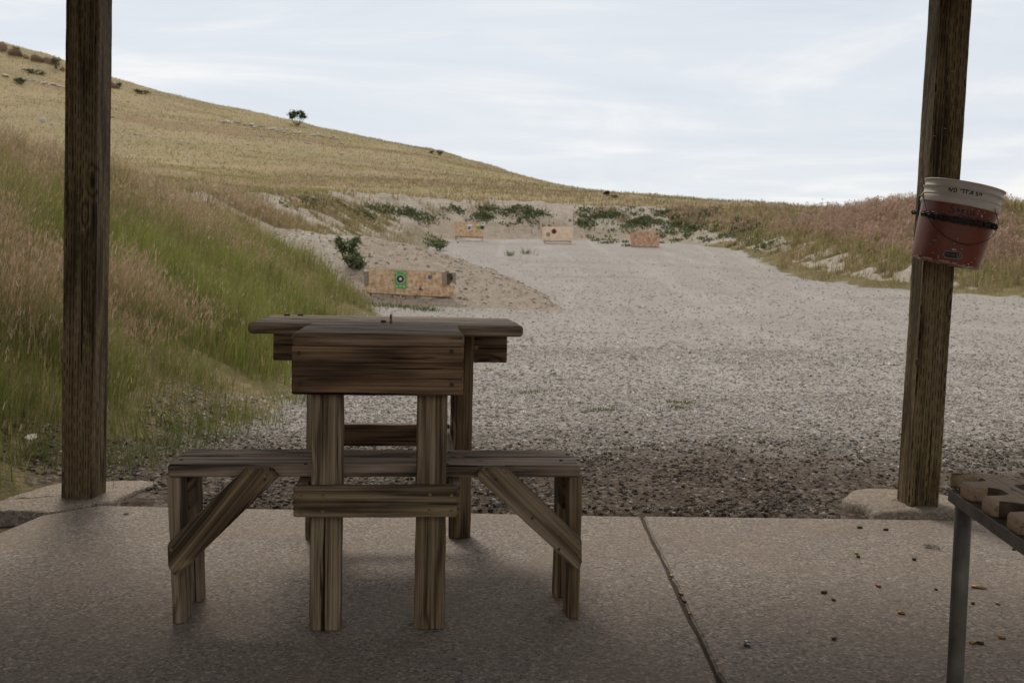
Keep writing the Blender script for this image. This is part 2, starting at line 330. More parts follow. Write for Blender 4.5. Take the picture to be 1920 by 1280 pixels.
def masks(x, y, d, s, t, spur, bk_):
    """chalk: bare pale slope, dirt: tan scree (real ground cover)"""
    n = fbm(s*1.5, d*.28, 4, 61); n2 = fbm(x*.6, y*.6, 4, 71); n3 = fbm(x*2.2, y*2.2, 3, 75)
    L = (x < 2) & (y < 46.5); Rr = (x > 8); onface = (d > 0) & (bk_ < .8)
    bk = (y > 46.5) & (x < 9.5)
    chalk = np.zeros_like(x)
    chalk = np.where(L & onface, sst(n+(n3-.5)*.3+.17*sst(bk_, -1.7, -.5)*sst(y, 17, 22)*(1-sst(bk_, .1, .8)), .50, .57)*sst(t, .48, .75)*sst(y, 16, 20), chalk)
    chalk = np.where(L & onface, np.maximum(chalk, sst(y, 25, 29)*sst(n+(n3-.5)*.3, .39, .49)*sst(t, .15, .35)), chalk)
    chalk = np.where(bk & onface, np.clip(.45+sst(n2, .35, .6)*.8, 0, 1)*sst(t, .25, .5), chalk)
    chalk = np.where(Rr & onface, sst(n+(n3-.5)*.6, .42, .56)*(1-sst(t, .22, .38))*sst(t, .06, .12)*(1-sst(x, 13, 14.5)), chalk)
    dirt = np.where(bk & (d > -.5) & (t < .5), 1., 0.); dirt = np.where(spur, 1., dirt)
    dirt = np.where(L & (y > 30) & (d > 0) & (t < .35), .6, dirt)
    chalk = np.where(spur, sst(-x, 2.0, 4.4)*sst(n2+(n3-.5)*.5, .3, .55)*.9, chalk)
    return np.clip(chalk, 0, 1), dirt
CH, DI = masks(V[:, 0], V[:, 1], Dt, St, Tt, SPt, Dt-Wt)
gr = np.where(SPt, 0, 1-sst(Dt+(fbm(V[:, 0]*1.3, V[:, 1]*1.3, 3, 81)-.5)*1.2, -.25, .25))
me = np_mesh('ground', V, Q)
a = me.color_attributes.new('mask', 'FLOAT_COLOR', 'POINT'); a.data.foreach_set('color', np.stack([gr, CH, DI, np.clip((Dt-Wt)/4, 0, 1)], 1).astype(np.float32).ravel())
def mat_ground():
    t = NT('terrain_ground'); P = t.coord(); at = t.new('ShaderNodeAttribute', attribute_name='mask'); sc = t.new('ShaderNodeSeparateColor'); t.put(sc.inputs[0], at.outputs['Color'])
    g, ch, di, hi = sc.outputs[0], sc.outputs[1], sc.outputs[2], at.outputs['Alpha']
    sx = t.new('ShaderNodeSeparateXYZ'); t.put(sx.inputs[0], P)
    # gravel
    vc = t.voro(P, 42, 'Color'); vs = t.new('ShaderNodeSeparateColor'); t.put(vs.inputs[0], vc); vd = t.voro(P, 42)
    vc2 = t.voro(P, 15, 'Color'); vs2 = t.new('ShaderNodeSeparateColor'); t.put(vs2.inputs[0], vc2); vd2 = t.voro(P, 15)
    stone = t.ramp(vs.outputs[0], [(0, (.10, .09, .082)), (1, (.62, .585, .545)), (.35, (.27, .245, .225)), (.7, (.43, .40, .37))])
    stone = t.mix(t.step(vd, .35, .6, 0, .7), stone, (.12, .10, .085))
    st2 = t.ramp(vs2.outputs[0], [(0, (.20, .18, .165)), (1, (.60, .56, .52)), (.5, (.40, .37, .34))])
    gc = t.mix(.42, stone, st2)
    gc = t.mix(t.step(t.noise(P, .55, 5, .6), .35, .7, 0, .55), gc, (.40, .37, .345))
    gc = t.mix(t.step(t.noise(t.map(P, (.5, 1.4, 1), (5, 2, 0)), 1, 5, .65), .52, .72, 0, .45), gc, (.27, .225, .185))
    far = t.step(sx.outputs[1], 9, 24); gc = t.mix(t.math('MULTIPLY', far, .5), gc, (.325, .302, .285))
    gc = t.mix(t.math('MULTIPLY', t.step(t.noise(t.map(P, (1.1, .10, 1), (1, 3, 0), (0, 0, .18)), 1, 4, .6, .6), .48, .64), .30), gc, (.46, .43, .405))
    gc = t.mix(t.math('MULTIPLY', t.step(t.noise(t.map(P, (.22, .5, 1), (7, 3, 0)), 1, 6, .7), .52, .66), .35), gc, (.235, .20, .172))
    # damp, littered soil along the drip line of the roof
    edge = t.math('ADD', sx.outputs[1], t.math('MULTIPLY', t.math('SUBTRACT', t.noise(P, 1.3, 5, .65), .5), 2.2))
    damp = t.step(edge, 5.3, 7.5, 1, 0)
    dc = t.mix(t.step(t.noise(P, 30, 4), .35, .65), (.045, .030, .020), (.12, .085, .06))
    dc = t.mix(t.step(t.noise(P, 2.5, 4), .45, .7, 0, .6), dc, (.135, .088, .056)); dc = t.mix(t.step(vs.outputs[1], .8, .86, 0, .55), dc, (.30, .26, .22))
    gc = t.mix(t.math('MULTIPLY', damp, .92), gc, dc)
    # slopes
    nz = t.noise(P, 1.7, 6, .65); nf = t.noise(P, 14, 5, .7)
    soil = t.mix(t.step(nz, .35, .65), (.155, .125, .055), (.25, .195, .105)); soil = t.mix(t.step(nf, .4, .65, 0, .7), soil, (.085, .085, .030))
    hill = t.mix(t.step(t.noise(t.map(P, (.06, .10, .1)), 1, 6, .6), .36, .66), (.27, .225, .115), (.36, .285, .155))
    hill = t.mix(t.step(nf, .35, .7, 0, .4), hill, (.22, .165, .085))
    hill = t.mix(t.step(t.noise(t.map(P, (.035, .09, .09), (2, 2, 0)), 1, 5, .6), .50, .60, 0, .75), hill, (.235, .150, .078))
    hill = t.mix(.22, hill, (.30, .25, .185))
    hill = t.mix(t.step(t.noise(P, .33, 6, .7), .50, .66, 0, .45), hill, (.20, .185, .085))
    hill = t.mix(t.step(t.noise(t.map(P, (.12, .5, .5), (3, 9, 1)), 1, 6, .75), .60, .68, 0, .6), hill, (.40, .34, .27))
    soil = t.mix(hi, soil, hill)
    chalk = t.mix(t.step(nf, .3, .7), (.31, .27, .225), (.50, .455, .395)); chalk = t.mix(t.step(t.voro(P, 5), .25, .5, .0, .4), chalk, (.26, .215, .17))
    dirt = t.mix(t.step(t.noise(P, 3.5, 6, .7), .3, .7), (.245, .200, .155), (.36, .305, .25)); dirt = t.mix(t.step(vs.outputs[2], .90, .93, 0, .6), dirt, (.48, .43, .38))
    c = t.mix(t.math('MULTIPLY', di, .95), soil, dirt)
    c = t.mix(t.step(t.math('ADD', ch, t.math('MULTIPLY', t.math('SUBTRACT', nf, .5), .7)), .35, .55), c, chalk)
    c = t.mix(t.step(t.math('ADD', g, t.math('MULTIPLY', t.math('SUBTRACT', nf, .5), .8)), .35, .65), c, gc)
    h = t.math('ADD', t.math('MULTIPLY', vd, -.6), t.math('MULTIPLY', vd2, -.5)); nb = t.bump(h, .02, .8)
    nb = t.bump(t.noise(P, 6, 6, .75), .12, .55, nb)
    return t.fin(c, .95, nb, spec=.15)
M_GROUND = mat_ground()
tag(link('ground', me, M_GROUND, smooth=True), kind='structure')
# ---------------------------------------------------------------- slab
def prism(pts, z0, z1, bev=.006, jit=0):
    bm = bmesh.new(); vs = [bm.verts.new((p[0], p[1], z1)) for p in pts]; f = bm.faces.new(vs)
    r = bmesh.ops.extrude_face_region(bm, geom=[f]); bmesh.ops.translate(bm, verts=[v for v in r['geom'] if isinstance(v, bmesh.types.BMVert)], vec=(0, 0, z0-z1))
    if bev:
        es = [e for e in bm.edges if all(abs(v.co.z-z1) < 1e-6 for v in e.verts)]
        bmesh.ops.bevel(bm, geom=es, offset=bev, segments=3, affect='EDGES')
    return bm
A = atZ(190, 947); Bq = atZ(1197, 968); Cq = atZ(1920, 977.5)
j0 = atZ(1203, 968.2); j1 = atZ(1352, 1280); jd = (j1-j0); jfar = j0+jd*6
E0 = atZ(77, 966); E1 = atZ(0, 998)
def line_edge(a, b, n, amp, seed):
    out = []; rr = random.Random(seed)
    for i in range(n+1):
        k = i/n; p = a.lerp(b, k); nrm = Vector((-(b-a).y, (b-a).x, 0)).normalized(); out.append(p+nrm*(rr.uniform(-amp, amp) if 0 < i < n else 0))
    return out
gap = Vector((.014, 0, 0))
edge_l = line_edge(A, j0-gap*.5, 60, .0025, 3); joint_l = line_edge(j0-gap*.5, jfar-gap*.5, 120, .003, 4)
left_poly = edge_l+joint_l[1:]+[Vector((-6, jfar.y, 0)), Vector((-6, 3.0, 0)), E1+(E1-E0)*2, E1, E0]
tag(bm_obj('concrete_slab', prism(left_poly, -.12, 0.0), M_SLAB), kind='structure')
joint_r = line_edge(jfar+gap*.5, j0+gap*.5, 120, .003, 5); edge_r = line_edge(j0+gap*.5, Cq+(Cq-j0)*1.6, 110, .0025, 6)
right_poly = joint_r+edge_r[1:]+[Vector((7, jfar.y, 0))]
tag(bm_obj('concrete_slab', prism(right_poly, -.12, 0.003), M_SLAB), kind='structure')
t = NT('joint_dirt'); P = t.coord(); M_JOINT = t.fin(t.mix(t.noise(P, 60, 4), (.035, .024, .016), (.14, .10, .07)), .95, t.bump(t.noise(P, 80), .01, .8))
bm = bmesh.new(); v = [bm.verts.new(p) for p in ((j0.x-.03, j0.y, -.012), (j0.x+.03, j0.y, -.012), (jfar.x+.03, jfar.y, -.012), (jfar.x-.03, jfar.y, -.012))]; bm.faces.new(v)
tag(bm_obj('joint_dirt', bm, M_JOINT), kind='structure')
# footings
def blob(name, outline, ztop, zbot, label, seed=1):
    n = len(outline); c = sum(outline, Vector())/n; bm = bmesh.new(); rings = []; rr = random.Random(seed)
    prof = [(.12, 1.), (.3, 1.), (.45, 1.), (.6, 1.), (.72, .99), (.84, .96), (.92, .86), (.97, .66), (1., .35), (1.015, -.2), (1.02, -1)]
    for k, hz in prof:
        ring = []
        for i, p in enumerate(outline):
            q = c+(p-c)*k; z = ztop*hz if hz > 0 else zbot*(-hz)
            ring.append(bm.verts.new((q.x+rr.uniform(-.004, .004), q.y+rr.uniform(-.004, .004), z+rr.uniform(-.0015, .0015)+.004*math.sin(p.x*23+k*9)*math.sin(p.y*31)*(1 if ztop > .02 else .3))))
        rings.append(ring)
    bm.faces.new(rings[0])
    for r0, r1 in zip(rings, rings[1:]):
        for i in range(n): bm.faces.new((r0[i], r0[(i+1) % n], r1[(i+1) % n], r1[i]))
    o = bm_obj(name, bm, M_FOOT, smooth=True); return tag(o, label, 'concrete footing', 'concrete collars at the foot of the posts')
base_r = atZ(1731, 944, .05)
# ring around the right post, its front cut straight by the slab
rc = Vector((base_r.x+.02, base_r.y+.09, 0)); ol = []
for i in range(72):
    a_ = i/72*2*math.pi; r_ = .325+.03*math.sin(3*a_+1)+.018*math.sin(7*a_); p = Vector((rc.x+r_*math.cos(a_)*1.0, rc.y+r_*math.sin(a_)*1.05, 0))
    if p.y < Cq.y+.012: p.y = Cq.y+.012
    ol.append(p)
blob('concrete_footing', ol, .036, -.08, 'rounded tan concrete collar around the foot of the post with the bucket')
pts = [(-60, 962), (-60, 945), (0, 940), (40, 926), (81, 914), (109, 907), (150, 905), (192, 904), (230, 902), (266, 901), (292, 905), (282, 912), (255, 921), (228, 932), (200, 943.5), (170, 948), (128, 956), (92, 961.5), (60, 960), (25, 958)]
ol = []; P2 = [atZ(x, y, 0) for x, y in pts]
for a0, b0 in zip(P2, P2[1:]+P2[:1]):
    for k in range(4): ol.append(a0.lerp(b0, k/4))
blob('concrete_footing', ol, .007, -.08, 'low pale concrete apron spreading from the foot of the left post', 2)
# ---------------------------------------------------------------- boards
def board(name, p0, p1, W, T, wdir, parent=None, mat=None, r=.004, label=None, amp=.0012, taper=1., cap=True):
    p0, p1, wdir = Vector(p0), Vector(p1), Vector(wdir); L = (p1-p0).length; X = (p1-p0).normalized(); Yv = (wdir-X*wdir.dot(X)).normalized(); Z = X.cross(Yv)
    prof = []
    def arc(cx, cy, a0):
        for k in range(4):
            a = a0+k/3*math.pi/2; prof.append((cx+r*math.cos(a), cy+r*math.sin(a)))
    hw, ht = W/2, T/2
    def seg(a, b, n):
        for k in range(1, n): prof.append((a[0]+(b[0]-a[0])*k/n, a[1]+(b[1]-a[1])*k/n))
    nw, ntk = max(1, int(W/.02)), max(1, int(T/.02))
    arc(hw-r, ht-r, 0); seg((hw-r, ht), (-hw+r, ht), nw); arc(-hw+r, ht-r, math.pi/2); seg((-hw, ht-r), (-hw, -ht+r), ntk)
    arc(-hw+r, -ht+r, math.pi); seg((-hw+r, -ht), (hw-r, -ht), nw); arc(hw-r, -ht+r, 1.5*math.pi); seg((hw, -ht+r), (hw, ht-r), ntk)
    n = max(6, int(L/.03)); xs = [-L/2, -L/2+r*.4]+[(-L/2+r)+(L-2*r)*k/n for k in range(n+1)]+[L/2-r*.4, L/2]
    ins = [r, r*.4]+[0]*(n+1)+[r*.4, r]; bm = bmesh.new(); rings = []; s = random.uniform(0, 99)
    for j, x in enumerate(xs):
        ring = []; k = ins[j]
        for (a, b) in prof:
            fa = (hw-k)/hw; fb = (ht-k)/ht
            da = amp*math.sin(x*9+s+b*40)+amp*.6*math.sin(x*37+s*2+a*60); db = amp*math.sin(x*7+s*3+a*30)+amp*.6*math.sin(x*41+s+b*55)
            ring.append(bm.verts.new((x, a*fa+da*math.copysign(1, a)*.8, b*fb+db*math.copysign(1, b)*.6)))
        rings.append(ring)
    m = len(prof)
    for r0, r1 in zip(rings, rings[1:]):
        for i in range(m): bm.faces.new((r0[i], r0[(i+1) % m], r1[(i+1) % m], r1[i]))
    bm.faces.new(rings[0][::-1]); bm.faces.new(rings[-1])
    c = (p0+p1)/2; M = Matrix(((X.x, Yv.x, Z.x, c.x), (X.y, Yv.y, Z.y, c.y), (X.z, Yv.z, Z.z, c.z), (0, 0, 0, 1)))
    o = bm_obj(name, bm, mat, parent, M, smooth=False)
    if label: o['label'] = label
    return o
def poly_board(name, pts, thick, org, ux, uy, parent, mat, bev=.004):
    """pts in (ux, uy) plane; extruded along ux x uy; local X runs along the first vector of the grain"""
    org, ux, uy = Vector(org), Vector(ux).normalized(), Vector(uy).normalized(); uz = ux.cross(uy)
    bm = bmesh.new(); vs = [bm.verts.new((a, b, 0)) for a, b in pts]; f = bm.faces.new(vs)
    r = bmesh.ops.extrude_face_region(bm, geom=[f]); bmesh.ops.translate(bm, verts=[v for v in r['geom'] if isinstance(v, bmesh.types.BMVert)], vec=(0, 0, thick))
    bmesh.ops.bevel(bm, geom=bm.edges[:], offset=bev, segments=2, affect='EDGES')
    M = Matrix(((ux.x, uy.x, uz.x, org.x), (ux.y, uy.y, uz.y, org.y), (ux.z, uy.z, uz.z, org.z), (0, 0, 0, 1)))
    return bm_obj(name, bm, mat, parent, M)
M_SCREW = plain('old_brass_screw', (.24, .17, .07), .45, .8); M_SCREWD = plain('dark_rusty_screw', (.06, .045, .035), .6, .5)
def screw(parent, pw, nrm, mat=M_SCREW, r=.0052, name='screw'):
    """pw, nrm in the bench frame; becomes a child of a board of that bench"""
    bm = bmesh.new(); ring = []
    for rr_, zz in ((r, -.002), (r, .0006), (r*.8, .0012), (r*.3, .0004)):
        ring.append([bm.verts.new((rr_*math.cos(k/10*2*math.pi), rr_*math.sin(k/10*2*math.pi), zz)) for k in range(10)])
    for a, b in zip(ring, ring[1:]):
        for i in range(10): bm.faces.new((a[i], a[(i+1) % 10], b[(i+1) % 10], b[i]))
    bm.faces.new(ring[-1])
    Mb = Matrix.Translation(Vector(pw)) @ Vector(nrm).to_track_quat('Z', 'Y').to_matrix().to_4x4()
    return bm_obj(name, bm, mat, parent, parent.matrix_basis.inverted() @ Mb)
# ---------------------------------------------------------------- shooting bench
BX, BY, PHI = -.3821, 2.8418, .0945
bench = empty('shooting_bench', (BX, BY, 0), PHI, 'weathered wooden shooting bench with a T-shaped table and a plank seat passing through its legs', 'bench')
Mbench = Matrix.Translation((BX, BY, 0)) @ Matrix.Rotation(PHI, 4, 'Z'); Minv = Mbench.inverted()
def bl(px, py, v):
    """photo pixel -> bench frame point on the plane at depth v of the bench"""
    r = Minv.to_3x3() @ ray(px, py); o = Minv @ CAMP; k = (v-o.y)/r.y; return o+r*k
ZT = .8831; HA = .2443; HB = .4669; OC = .0095
B = bench; XA, YA, ZA = (1, 0, 0), (0, 1, 0), (0, 0, 1)
apron = board('apron', (-HA, .019, ZT-.108), (HA+.001, .019, ZT-.108), .140, .038, ZA, B, M_BENCH, .004)
for x, y in ((560.5, 662), (563.5, 718.5), (847, 659), (847, 721.5)): screw(apron, bl(x, y, -.002), (0, -1, 0), M_SCREWD, .0065)
# narrow part of the table top: planks laid crosswise
for i in range(4):
    v0 = -.004+i*.1375; wd_ = .134
    board('tabletop_plank', (-HA-.001+(i % 2)*.002, v0+wd_/2, ZT-.019+random.uniform(-.001, .001)), (HA+.0015-(i % 3)*.002, v0+wd_/2, ZT-.019), wd_, .038, YA, B, M_TOP, .007 if i == 0 else .004)
for i in range(4):
    v0 = .546+i*.1502
    board('tabletop_plank', (-HB+OC+random.uniform(-.003, .003), v0+.073, ZT-.019+random.uniform(-.0015, .0015)), (HB+OC+random.uniform(-.003, .003), v0+.073, ZT-.019), .146, .038, YA, B, M_TOP, .009 if i == 0 else .005)
# front legs (4x4)
for u in (-.1938, .1126):
    board('leg', (u+.0445, .0845, .0), (u+.0450, .0845, ZT-.040), .089, .088, XA, B, M_LEG, .005, amp=.0014)
# rear legs
for u in (-.322, .2445):
    board('leg', (u+.0445, 1.099, .0), (u+.046, 1.099, ZT-.040), .087, .052, XA, B, M_LEG, .004)
# crosspiece low on the front legs, side rails running back, crosspiece between the rear legs
fr = board('crosspiece', (-.2375, .019, .395), (.2335, .0185, .3945), .0895, .0375, ZA, B, M_LEG, .004)
for x, y in ((563.5, 930.5), (605.5, 929), (806, 926.5), (846.5, 928), (563.5, 962), (605, 958.5), (805.5, 956.5), (846.5, 957.5)): screw(fr, bl(x, y, -.002), (0, -1, 0))
for u in (-.2165, .2240): board('side_rail', (u, .042, .3945), (u, 1.068, .40), .089, .038, ZA, B, M_LEG, .004)
board('crosspiece', (-.232, 1.098, .414), (.243, 1.098, .414), .088, .036, ZA, B, M_BENCH, .004)
# beams below the table top
board('under_beam', (-.466+OC, 1.128+.019, ZT-.110), (.462+OC, 1.128+.019, ZT-.110), .140, .036, ZA, B, M_BENCH, .004)
for u in (-.2165, .2240): board('top_rail', (u, .042, ZT-.0845), (u, 1.068, ZT-.0845), .088, .036, ZA, B, M_BENCH, .004)
bm = bmesh.new(); bmesh.ops.create_cone(bm, cap_ends=True, segments=6, radius1=.009, radius2=.009, depth=.012)
bm_obj('bolt', bm, M_SCREW, B, Matrix.Translation(bl(893, 651, 1.122)) @ Matrix.Rotation(math.pi/2, 4, 'X'))
# seat
ZS, HSX, VS0 = .4813, .6161, .1188; us = -.0012
s1 = board('seat_plank', (-HSX+us, VS0+.066, ZS-.019), (HSX+us, VS0+.066, ZS-.0195), .132, .038, YA, B, M_TOP, .006)
s2 = board('seat_plank', (-HSX+us+.004, VS0+.1985, ZS-.0185), (HSX+us-.003, VS0+.1985, ZS-.019), .126, .038, YA, B, M_TOP, .005)
for o_, L_ in ((s1, ((340, 861), (573, 869), (838, 869), (1052, 862))), (s2, ((843, 847), (1064, 851)))):
    for x, y in L_:
        r_ = Minv.to_3x3() @ ray(x, y); o0 = Minv @ CAMP; p = o0+r_*((ZS+.0012-o0.z)/r_.z); screw(o_, p, (0, 0, 1), M_SCREWD, .006)
# seat legs
vf = VS0
def leg_at(tx, ty, bx_, by_, v, Wd, Dp, nm='seat_leg'):
    """front face spans from the left edge px; returns"""
    tl = bl(tx, ty, v); b_ = bl(bx_, by_, v); off = Wd/2
    top = (tl.x+off, v+Dp/2, ZS-.040); bot = (b_.x+off, v+Dp/2, .0)
    return board(nm, bot, top, Wd, Dp, XA, B, M_LEG, .004)
leg_at(311.8, 896, 323.8, 1166, vf+.002, .039, .088); leg_at(1068, 896, 1063.5, 1160, vf+.002, .039, .088)
def rear_leg(px_top, px_bot, v, side):
    a, b = bl(px_top, 930, v), bl(px_bot, 1124, v); off = -.022*side
    board('seat_leg', (b.x+off, v+.028, 0), (a.x+off, v+.028, ZS-.040), .044, .056, XA, B, M_LEG, .004)
rear_leg(371.5, 379, VS0+.200, 1); rear_leg(1043.5, 1038.5, VS0+.200, -1)
# cleats tying each pair of seat legs
for s_ in (-1, 1):
    a = bl(371 if s_ < 0 else 1043.5, 930, VS0+.2).x
    board('cleat', (a-.019*(-s_)*-1*0+s_*.020, VS0+.093, ZS-.10), (a+s_*.020, VS0+.198, ZS-.10), .118, .034, ZA, B, M_BENCH, .003)
# diagonal braces on the face of the seat
vb = VS0-.002
for pts, scr in (([(458.6, 878.6), (506, 878), (522, 895), (329.5, 1082.5), (315, 1064), (313.2, 1020)], ((464.5, 890), (496.5, 890), (320.5, 1030))),
                 ([(904, 877), (950.6, 876), (1090.8, 1011), (1091.4, 1056.7), (1083, 1069.5), (891, 893)], ((912.5, 887), (947.5, 887), (1085, 1020), (1087, 1042)))):
    W3 = [bl(x, y, vb-.036) for x, y in pts]
    i0 = 0 if pts[0][0] < 700 else 0
    gd = (bl(315, 1060, vb)-bl(460, 880, vb)) if pts[0][0] < 700 else (bl(1091, 1020, vb)-bl(948, 878, vb)); ux = Vector((gd.x, 0, gd.z)).normalized()
    uy = Vector((0, 1, 0)).cross(ux)      # uz = ux x uy
    if ux.cross(uy).y < 0: uy = -uy
    o3 = W3[0]; loc = [((p-o3).dot(ux), (p-o3).dot(uy)) for p in W3]
    br = poly_board('brace', loc, .036, o3, ux, uy, B, M_LEG)
    for x, y in scr: screw(br, bl(x, y, vb-.0365), (0, -1, 0))
    for x, y in (((497, 899),) if pts[0][0] < 700 else ((930, 898), (998, 971), (1048, 1029))): screw(br, bl(x, y, vb-.0362), (0, -1, 0), M_SCREWD, .0045, 'bolt_hole')
# ---------------------------------------------------------------- shelter
sh = empty('range_shelter', (0, 4.6, 0), 0, 'open-fronted timber shelter carried on square treated posts', 'shelter')
shM = Matrix.Translation((0, -4.6, 0))
def post(bx_, by_, tx, zb, W, label, amp=.002, tw=0):
    b = atZ(bx_, by_, zb); t_ = atY(tx, 0, b.y); d = (t_-b); t2 = b+d*((2.62-b.z)/d.z)
    sh_ = Vector((0, W/2, 0))
    return board('post', b+sh_+Vector((0, -4.6, -.03)), t2+sh_+Vector((0, -4.6, 0)), W, W, (1, tw, 0), sh, M_POST, .006, label, amp), b
pl, bl_ = post(144, 934, 154.5, .006, .148, 'left post, with a knot near its right edge', .0009)
pr, br_ = post(1731.5, 944, 1794, .048, .14, 'right post, partly hidden by the hanging bucket', .0009)
t = NT('roof_boards'); M_ROOF = t.fin(t.mix(t.noise(t.map(t.coord(), (1, 12, 1)), 2, 4), (.10, .07, .045), (.19, .14, .095)), .85)
board('roof_beam', (-6.5, bl_.y+.07-4.6, 2.76), (6.5, bl_.y+.2-4.6, 2.76), .24, .14, ZA, sh, M_ROOF, .006)
bm = bmesh.new(); bmesh.ops.create_cube(bm, size=1); bmesh.ops.scale(bm, verts=bm.verts, vec=(14, 5.9, .06)); bmesh.ops.translate(bm, verts=bm.verts, vec=(0, -2.25, 3.0))
bm_obj('roof', bm, M_ROOF, sh)
# stub of a broken branch in the right post's big knot, staples on the posts
M_KNOT = plain('knot_wood', (.10, .055, .035), .8); M_STAPLE = plain('steel_staple', (.5, .48, .45), .4, .8)
kp = atZ(1704, 943, .048)
def lump(name, loc, r, mat, parent, sq=(1, 1, 1), seed=0, label=None):
    bm = bmesh.new(); bmesh.ops.create_icosphere(bm, subdivisions=3, radius=r); rr = random.Random(seed)
    for v in bm.verts:
        n = v.co.normalized(); k = 1+.12*math.sin(n.x*5+seed)+.1*math.sin(n.y*7+seed*2)+.08*math.sin(n.z*9+seed*3); v.co = Vector((v.co.x*sq[0], v.co.y*sq[1], v.co.z*sq[2]))*k
    o = bm_obj(name, bm, mat, parent, Matrix.Translation(loc), smooth=True); return tag(o, label)
p = atY(1722, 678, br_.y+.004); lump('knot', p+Vector((0, -4.6, 0)), .016, M_KNOT, sh, (1, .6, 1.1), 3)
for x, y, Y in ((156.5, 431, bl_.y), (1785, 134, br_.y), (1772, 241, br_.y), (1752, 255, br_.y)):
    bm = bmesh.new(); bmesh.ops.create_cone(bm, cap_ends=True, segments=8, radius1=.0016, radius2=.0016, depth=.011)
    bm_obj('staple', bm, M_STAPLE, sh, Matrix.Translation(atY(x, y, Y-.003)+Vector((0, -4.6, 0))) @ Matrix.Rotation(math.pi/2, 4, 'Y'))
# ---------------------------------------------------------------- bucket
def mat_bucket(name, c, c2, blotch=.3, chips=False):
    t = NT(name); P = t.coord(); k = t.mix(t.step(t.noise(P, 12, 5, .6), .35, .7, 0, blotch), c, c2)
    k = t.mix(t.step(t.noise(t.map(P, (60, 60, 8)), 1, 4, .7), .62, .72, 0, .35), k, tuple(x*.5 for x in c))
    if chips:
        k = t.mix(t.step(t.noise(P, 48, 3, .6), .735, .75), k, (.52, .45, .38))
        sz = t.new('ShaderNodeSeparateXYZ'); t.put(sz.inputs[0], P)
        k = t.mix(t.math('MULTIPLY', t.step(sz.outputs[2], .002, .010, 1, 0), t.step(t.noise(P, 70, 3), .45, .55)), k, (.50, .42, .35))
    return t.fin(k, .38 if chips else .5, t.bump(t.noise(P, 60), .0006, .4), spec=.45)
M_RED = mat_bucket('red_bucket_paint', (.155, .028, .012), (.20, .055, .022), .6, True); M_WHT = mat_bucket('white_bucket_plastic', (.56, .50, .43), (.44, .37, .30), .5)
M_WIRE = plain('dark_wire', (.03, .026, .022), .5, .6); M_CHAIN = plain('dark_steel_chain', (.05, .045, .042), .42, .85); M_INK = plain('black_marker_ink', (.016, .014, .013), .6)
M_LOGO = plain('black_label_print', (.012, .012, .012), .5); M_LOGOW = plain('pale_label_print', (.42, .36, .31), .6); M_BLUE = plain('blue_paint_smear', (.10, .14, .19), .6); M_CHIP = plain('chipped_paint', (.50, .43, .36), .7)
HB_ = .365; RB, RT = .140, .160; YB = br_.y-.005-RT-.004
bb = atY(1770.5, 494, YB); tilt = math.radians(11.2)
bucket = empty('bucket', bb, 0, 'red and white plastic bucket chained at a tilt to the right post', 'bucket')
bucket.rotation_euler = (math.radians(3), tilt, 0); bucket.scale = (1, 1, .935); MB = Matrix.Translation(bb) @ bucket.rotation_euler.to_matrix().to_4x4() @ Matrix.Diagonal((1, 1, .935, 1)); MBi = MB.inverted()
def lathe(name, prof, mat, parent, seg=72, M=None):
    bm = bmesh.new(); rings = [[bm.verts.new((r*math.cos(k/seg*2*math.pi), r*math.sin(k/seg*2*math.pi), z)) for k in range(seg)] for r, z in prof]
    for a, b in zip(rings, rings[1:]):
        for i in range(seg): bm.faces.new((a[i], a[(i+1) % seg], b[(i+1) % seg], b[i]))
    return bm_obj(name, bm, mat, parent, M, smooth=True)
def rr_(z): return RB+(RT-RB)*z/HB_
zs_ = .262
lathe('bucket_body', [(.001, .004), (RB-.012, .004), (RB-.006, 0), (RB-.001, .002), (RB, .008)]+[(rr_(z), z) for z in np.linspace(.02, zs_, 10)], M_RED, bucket)
T_ = .0026
rim_prof = [(rr_(zs_)-.001, zs_-.001), (rr_(zs_)+.0065, zs_), (rr_(zs_)+.0075, zs_+.004), (rr_(zs_)+.0075, zs_+.022), (rr_(zs_)+.0065, zs_+.0285), (rr_(.291)+.0015, .2925),
    (rr_(.297)+.0008, .297), (rr_(.299)+.005, .2985), (rr_(.300)+.005, .3008), (rr_(.303), .3025), (rr_(.33), .330), (rr_(.331)+.0065, .331), (rr_(.333)+.0065, .3335), (rr_(.335), .335),
    (rr_(.358), .358), (rr_(.359)+.0055, .3595), (rr_(.36)+.0065, .362), (rr_(.365)+.005, .3655), (rr_(.365)+.001, .3665), (rr_(.36)-T_, .364), (rr_(.2)-T_, .2), (rr_(.02)-T_, .02), (.001, .012)]
lathe('rim_band', rim_prof, M_WHT, bucket, 96)
def surf(px, py, off=.0008):
    o = MBi @ CAMP; r = MBi.to_3x3() @ ray(px, py); best = None
    for k in range(60):   # fixed point on the cone
        pass
    # solve |xy| = R(z)+off
    a1 = (RT-RB)/HB_; c0 = RB+off
    A_ = r.x**2+r.y**2-(a1*r.z)**2; B_ = 2*(o.x*r.x+o.y*r.y-(c0+a1*o.z)*a1*r.z); C_ = o.x**2+o.y**2-(c0+a1*o.z)**2
    dsc = B_*B_-4*A_*C_
    if dsc < 0: return None
    k = (-B_-math.sqrt(dsc))/(2*A_); return o+r*k
def ribbon_mesh(bm, pts, wd):
    n = len(pts); vs = []
    for i, p in enumerate(pts):
        d = (pts[min(i+1, n-1)]-pts[max(i-1, 0)]); nr = Vector((p.x, p.y, 0)).normalized()
        if d.length < 1e-7: d = Vector((0, 0, 1))
        s = d.normalized().cross(nr)*wd/2; vs.append((bm.verts.new(p+s), bm.verts.new(p-s)))
    for a, b in zip(vs, vs[1:]): bm.faces.new((a[0], a[1], b[1], b[0]))
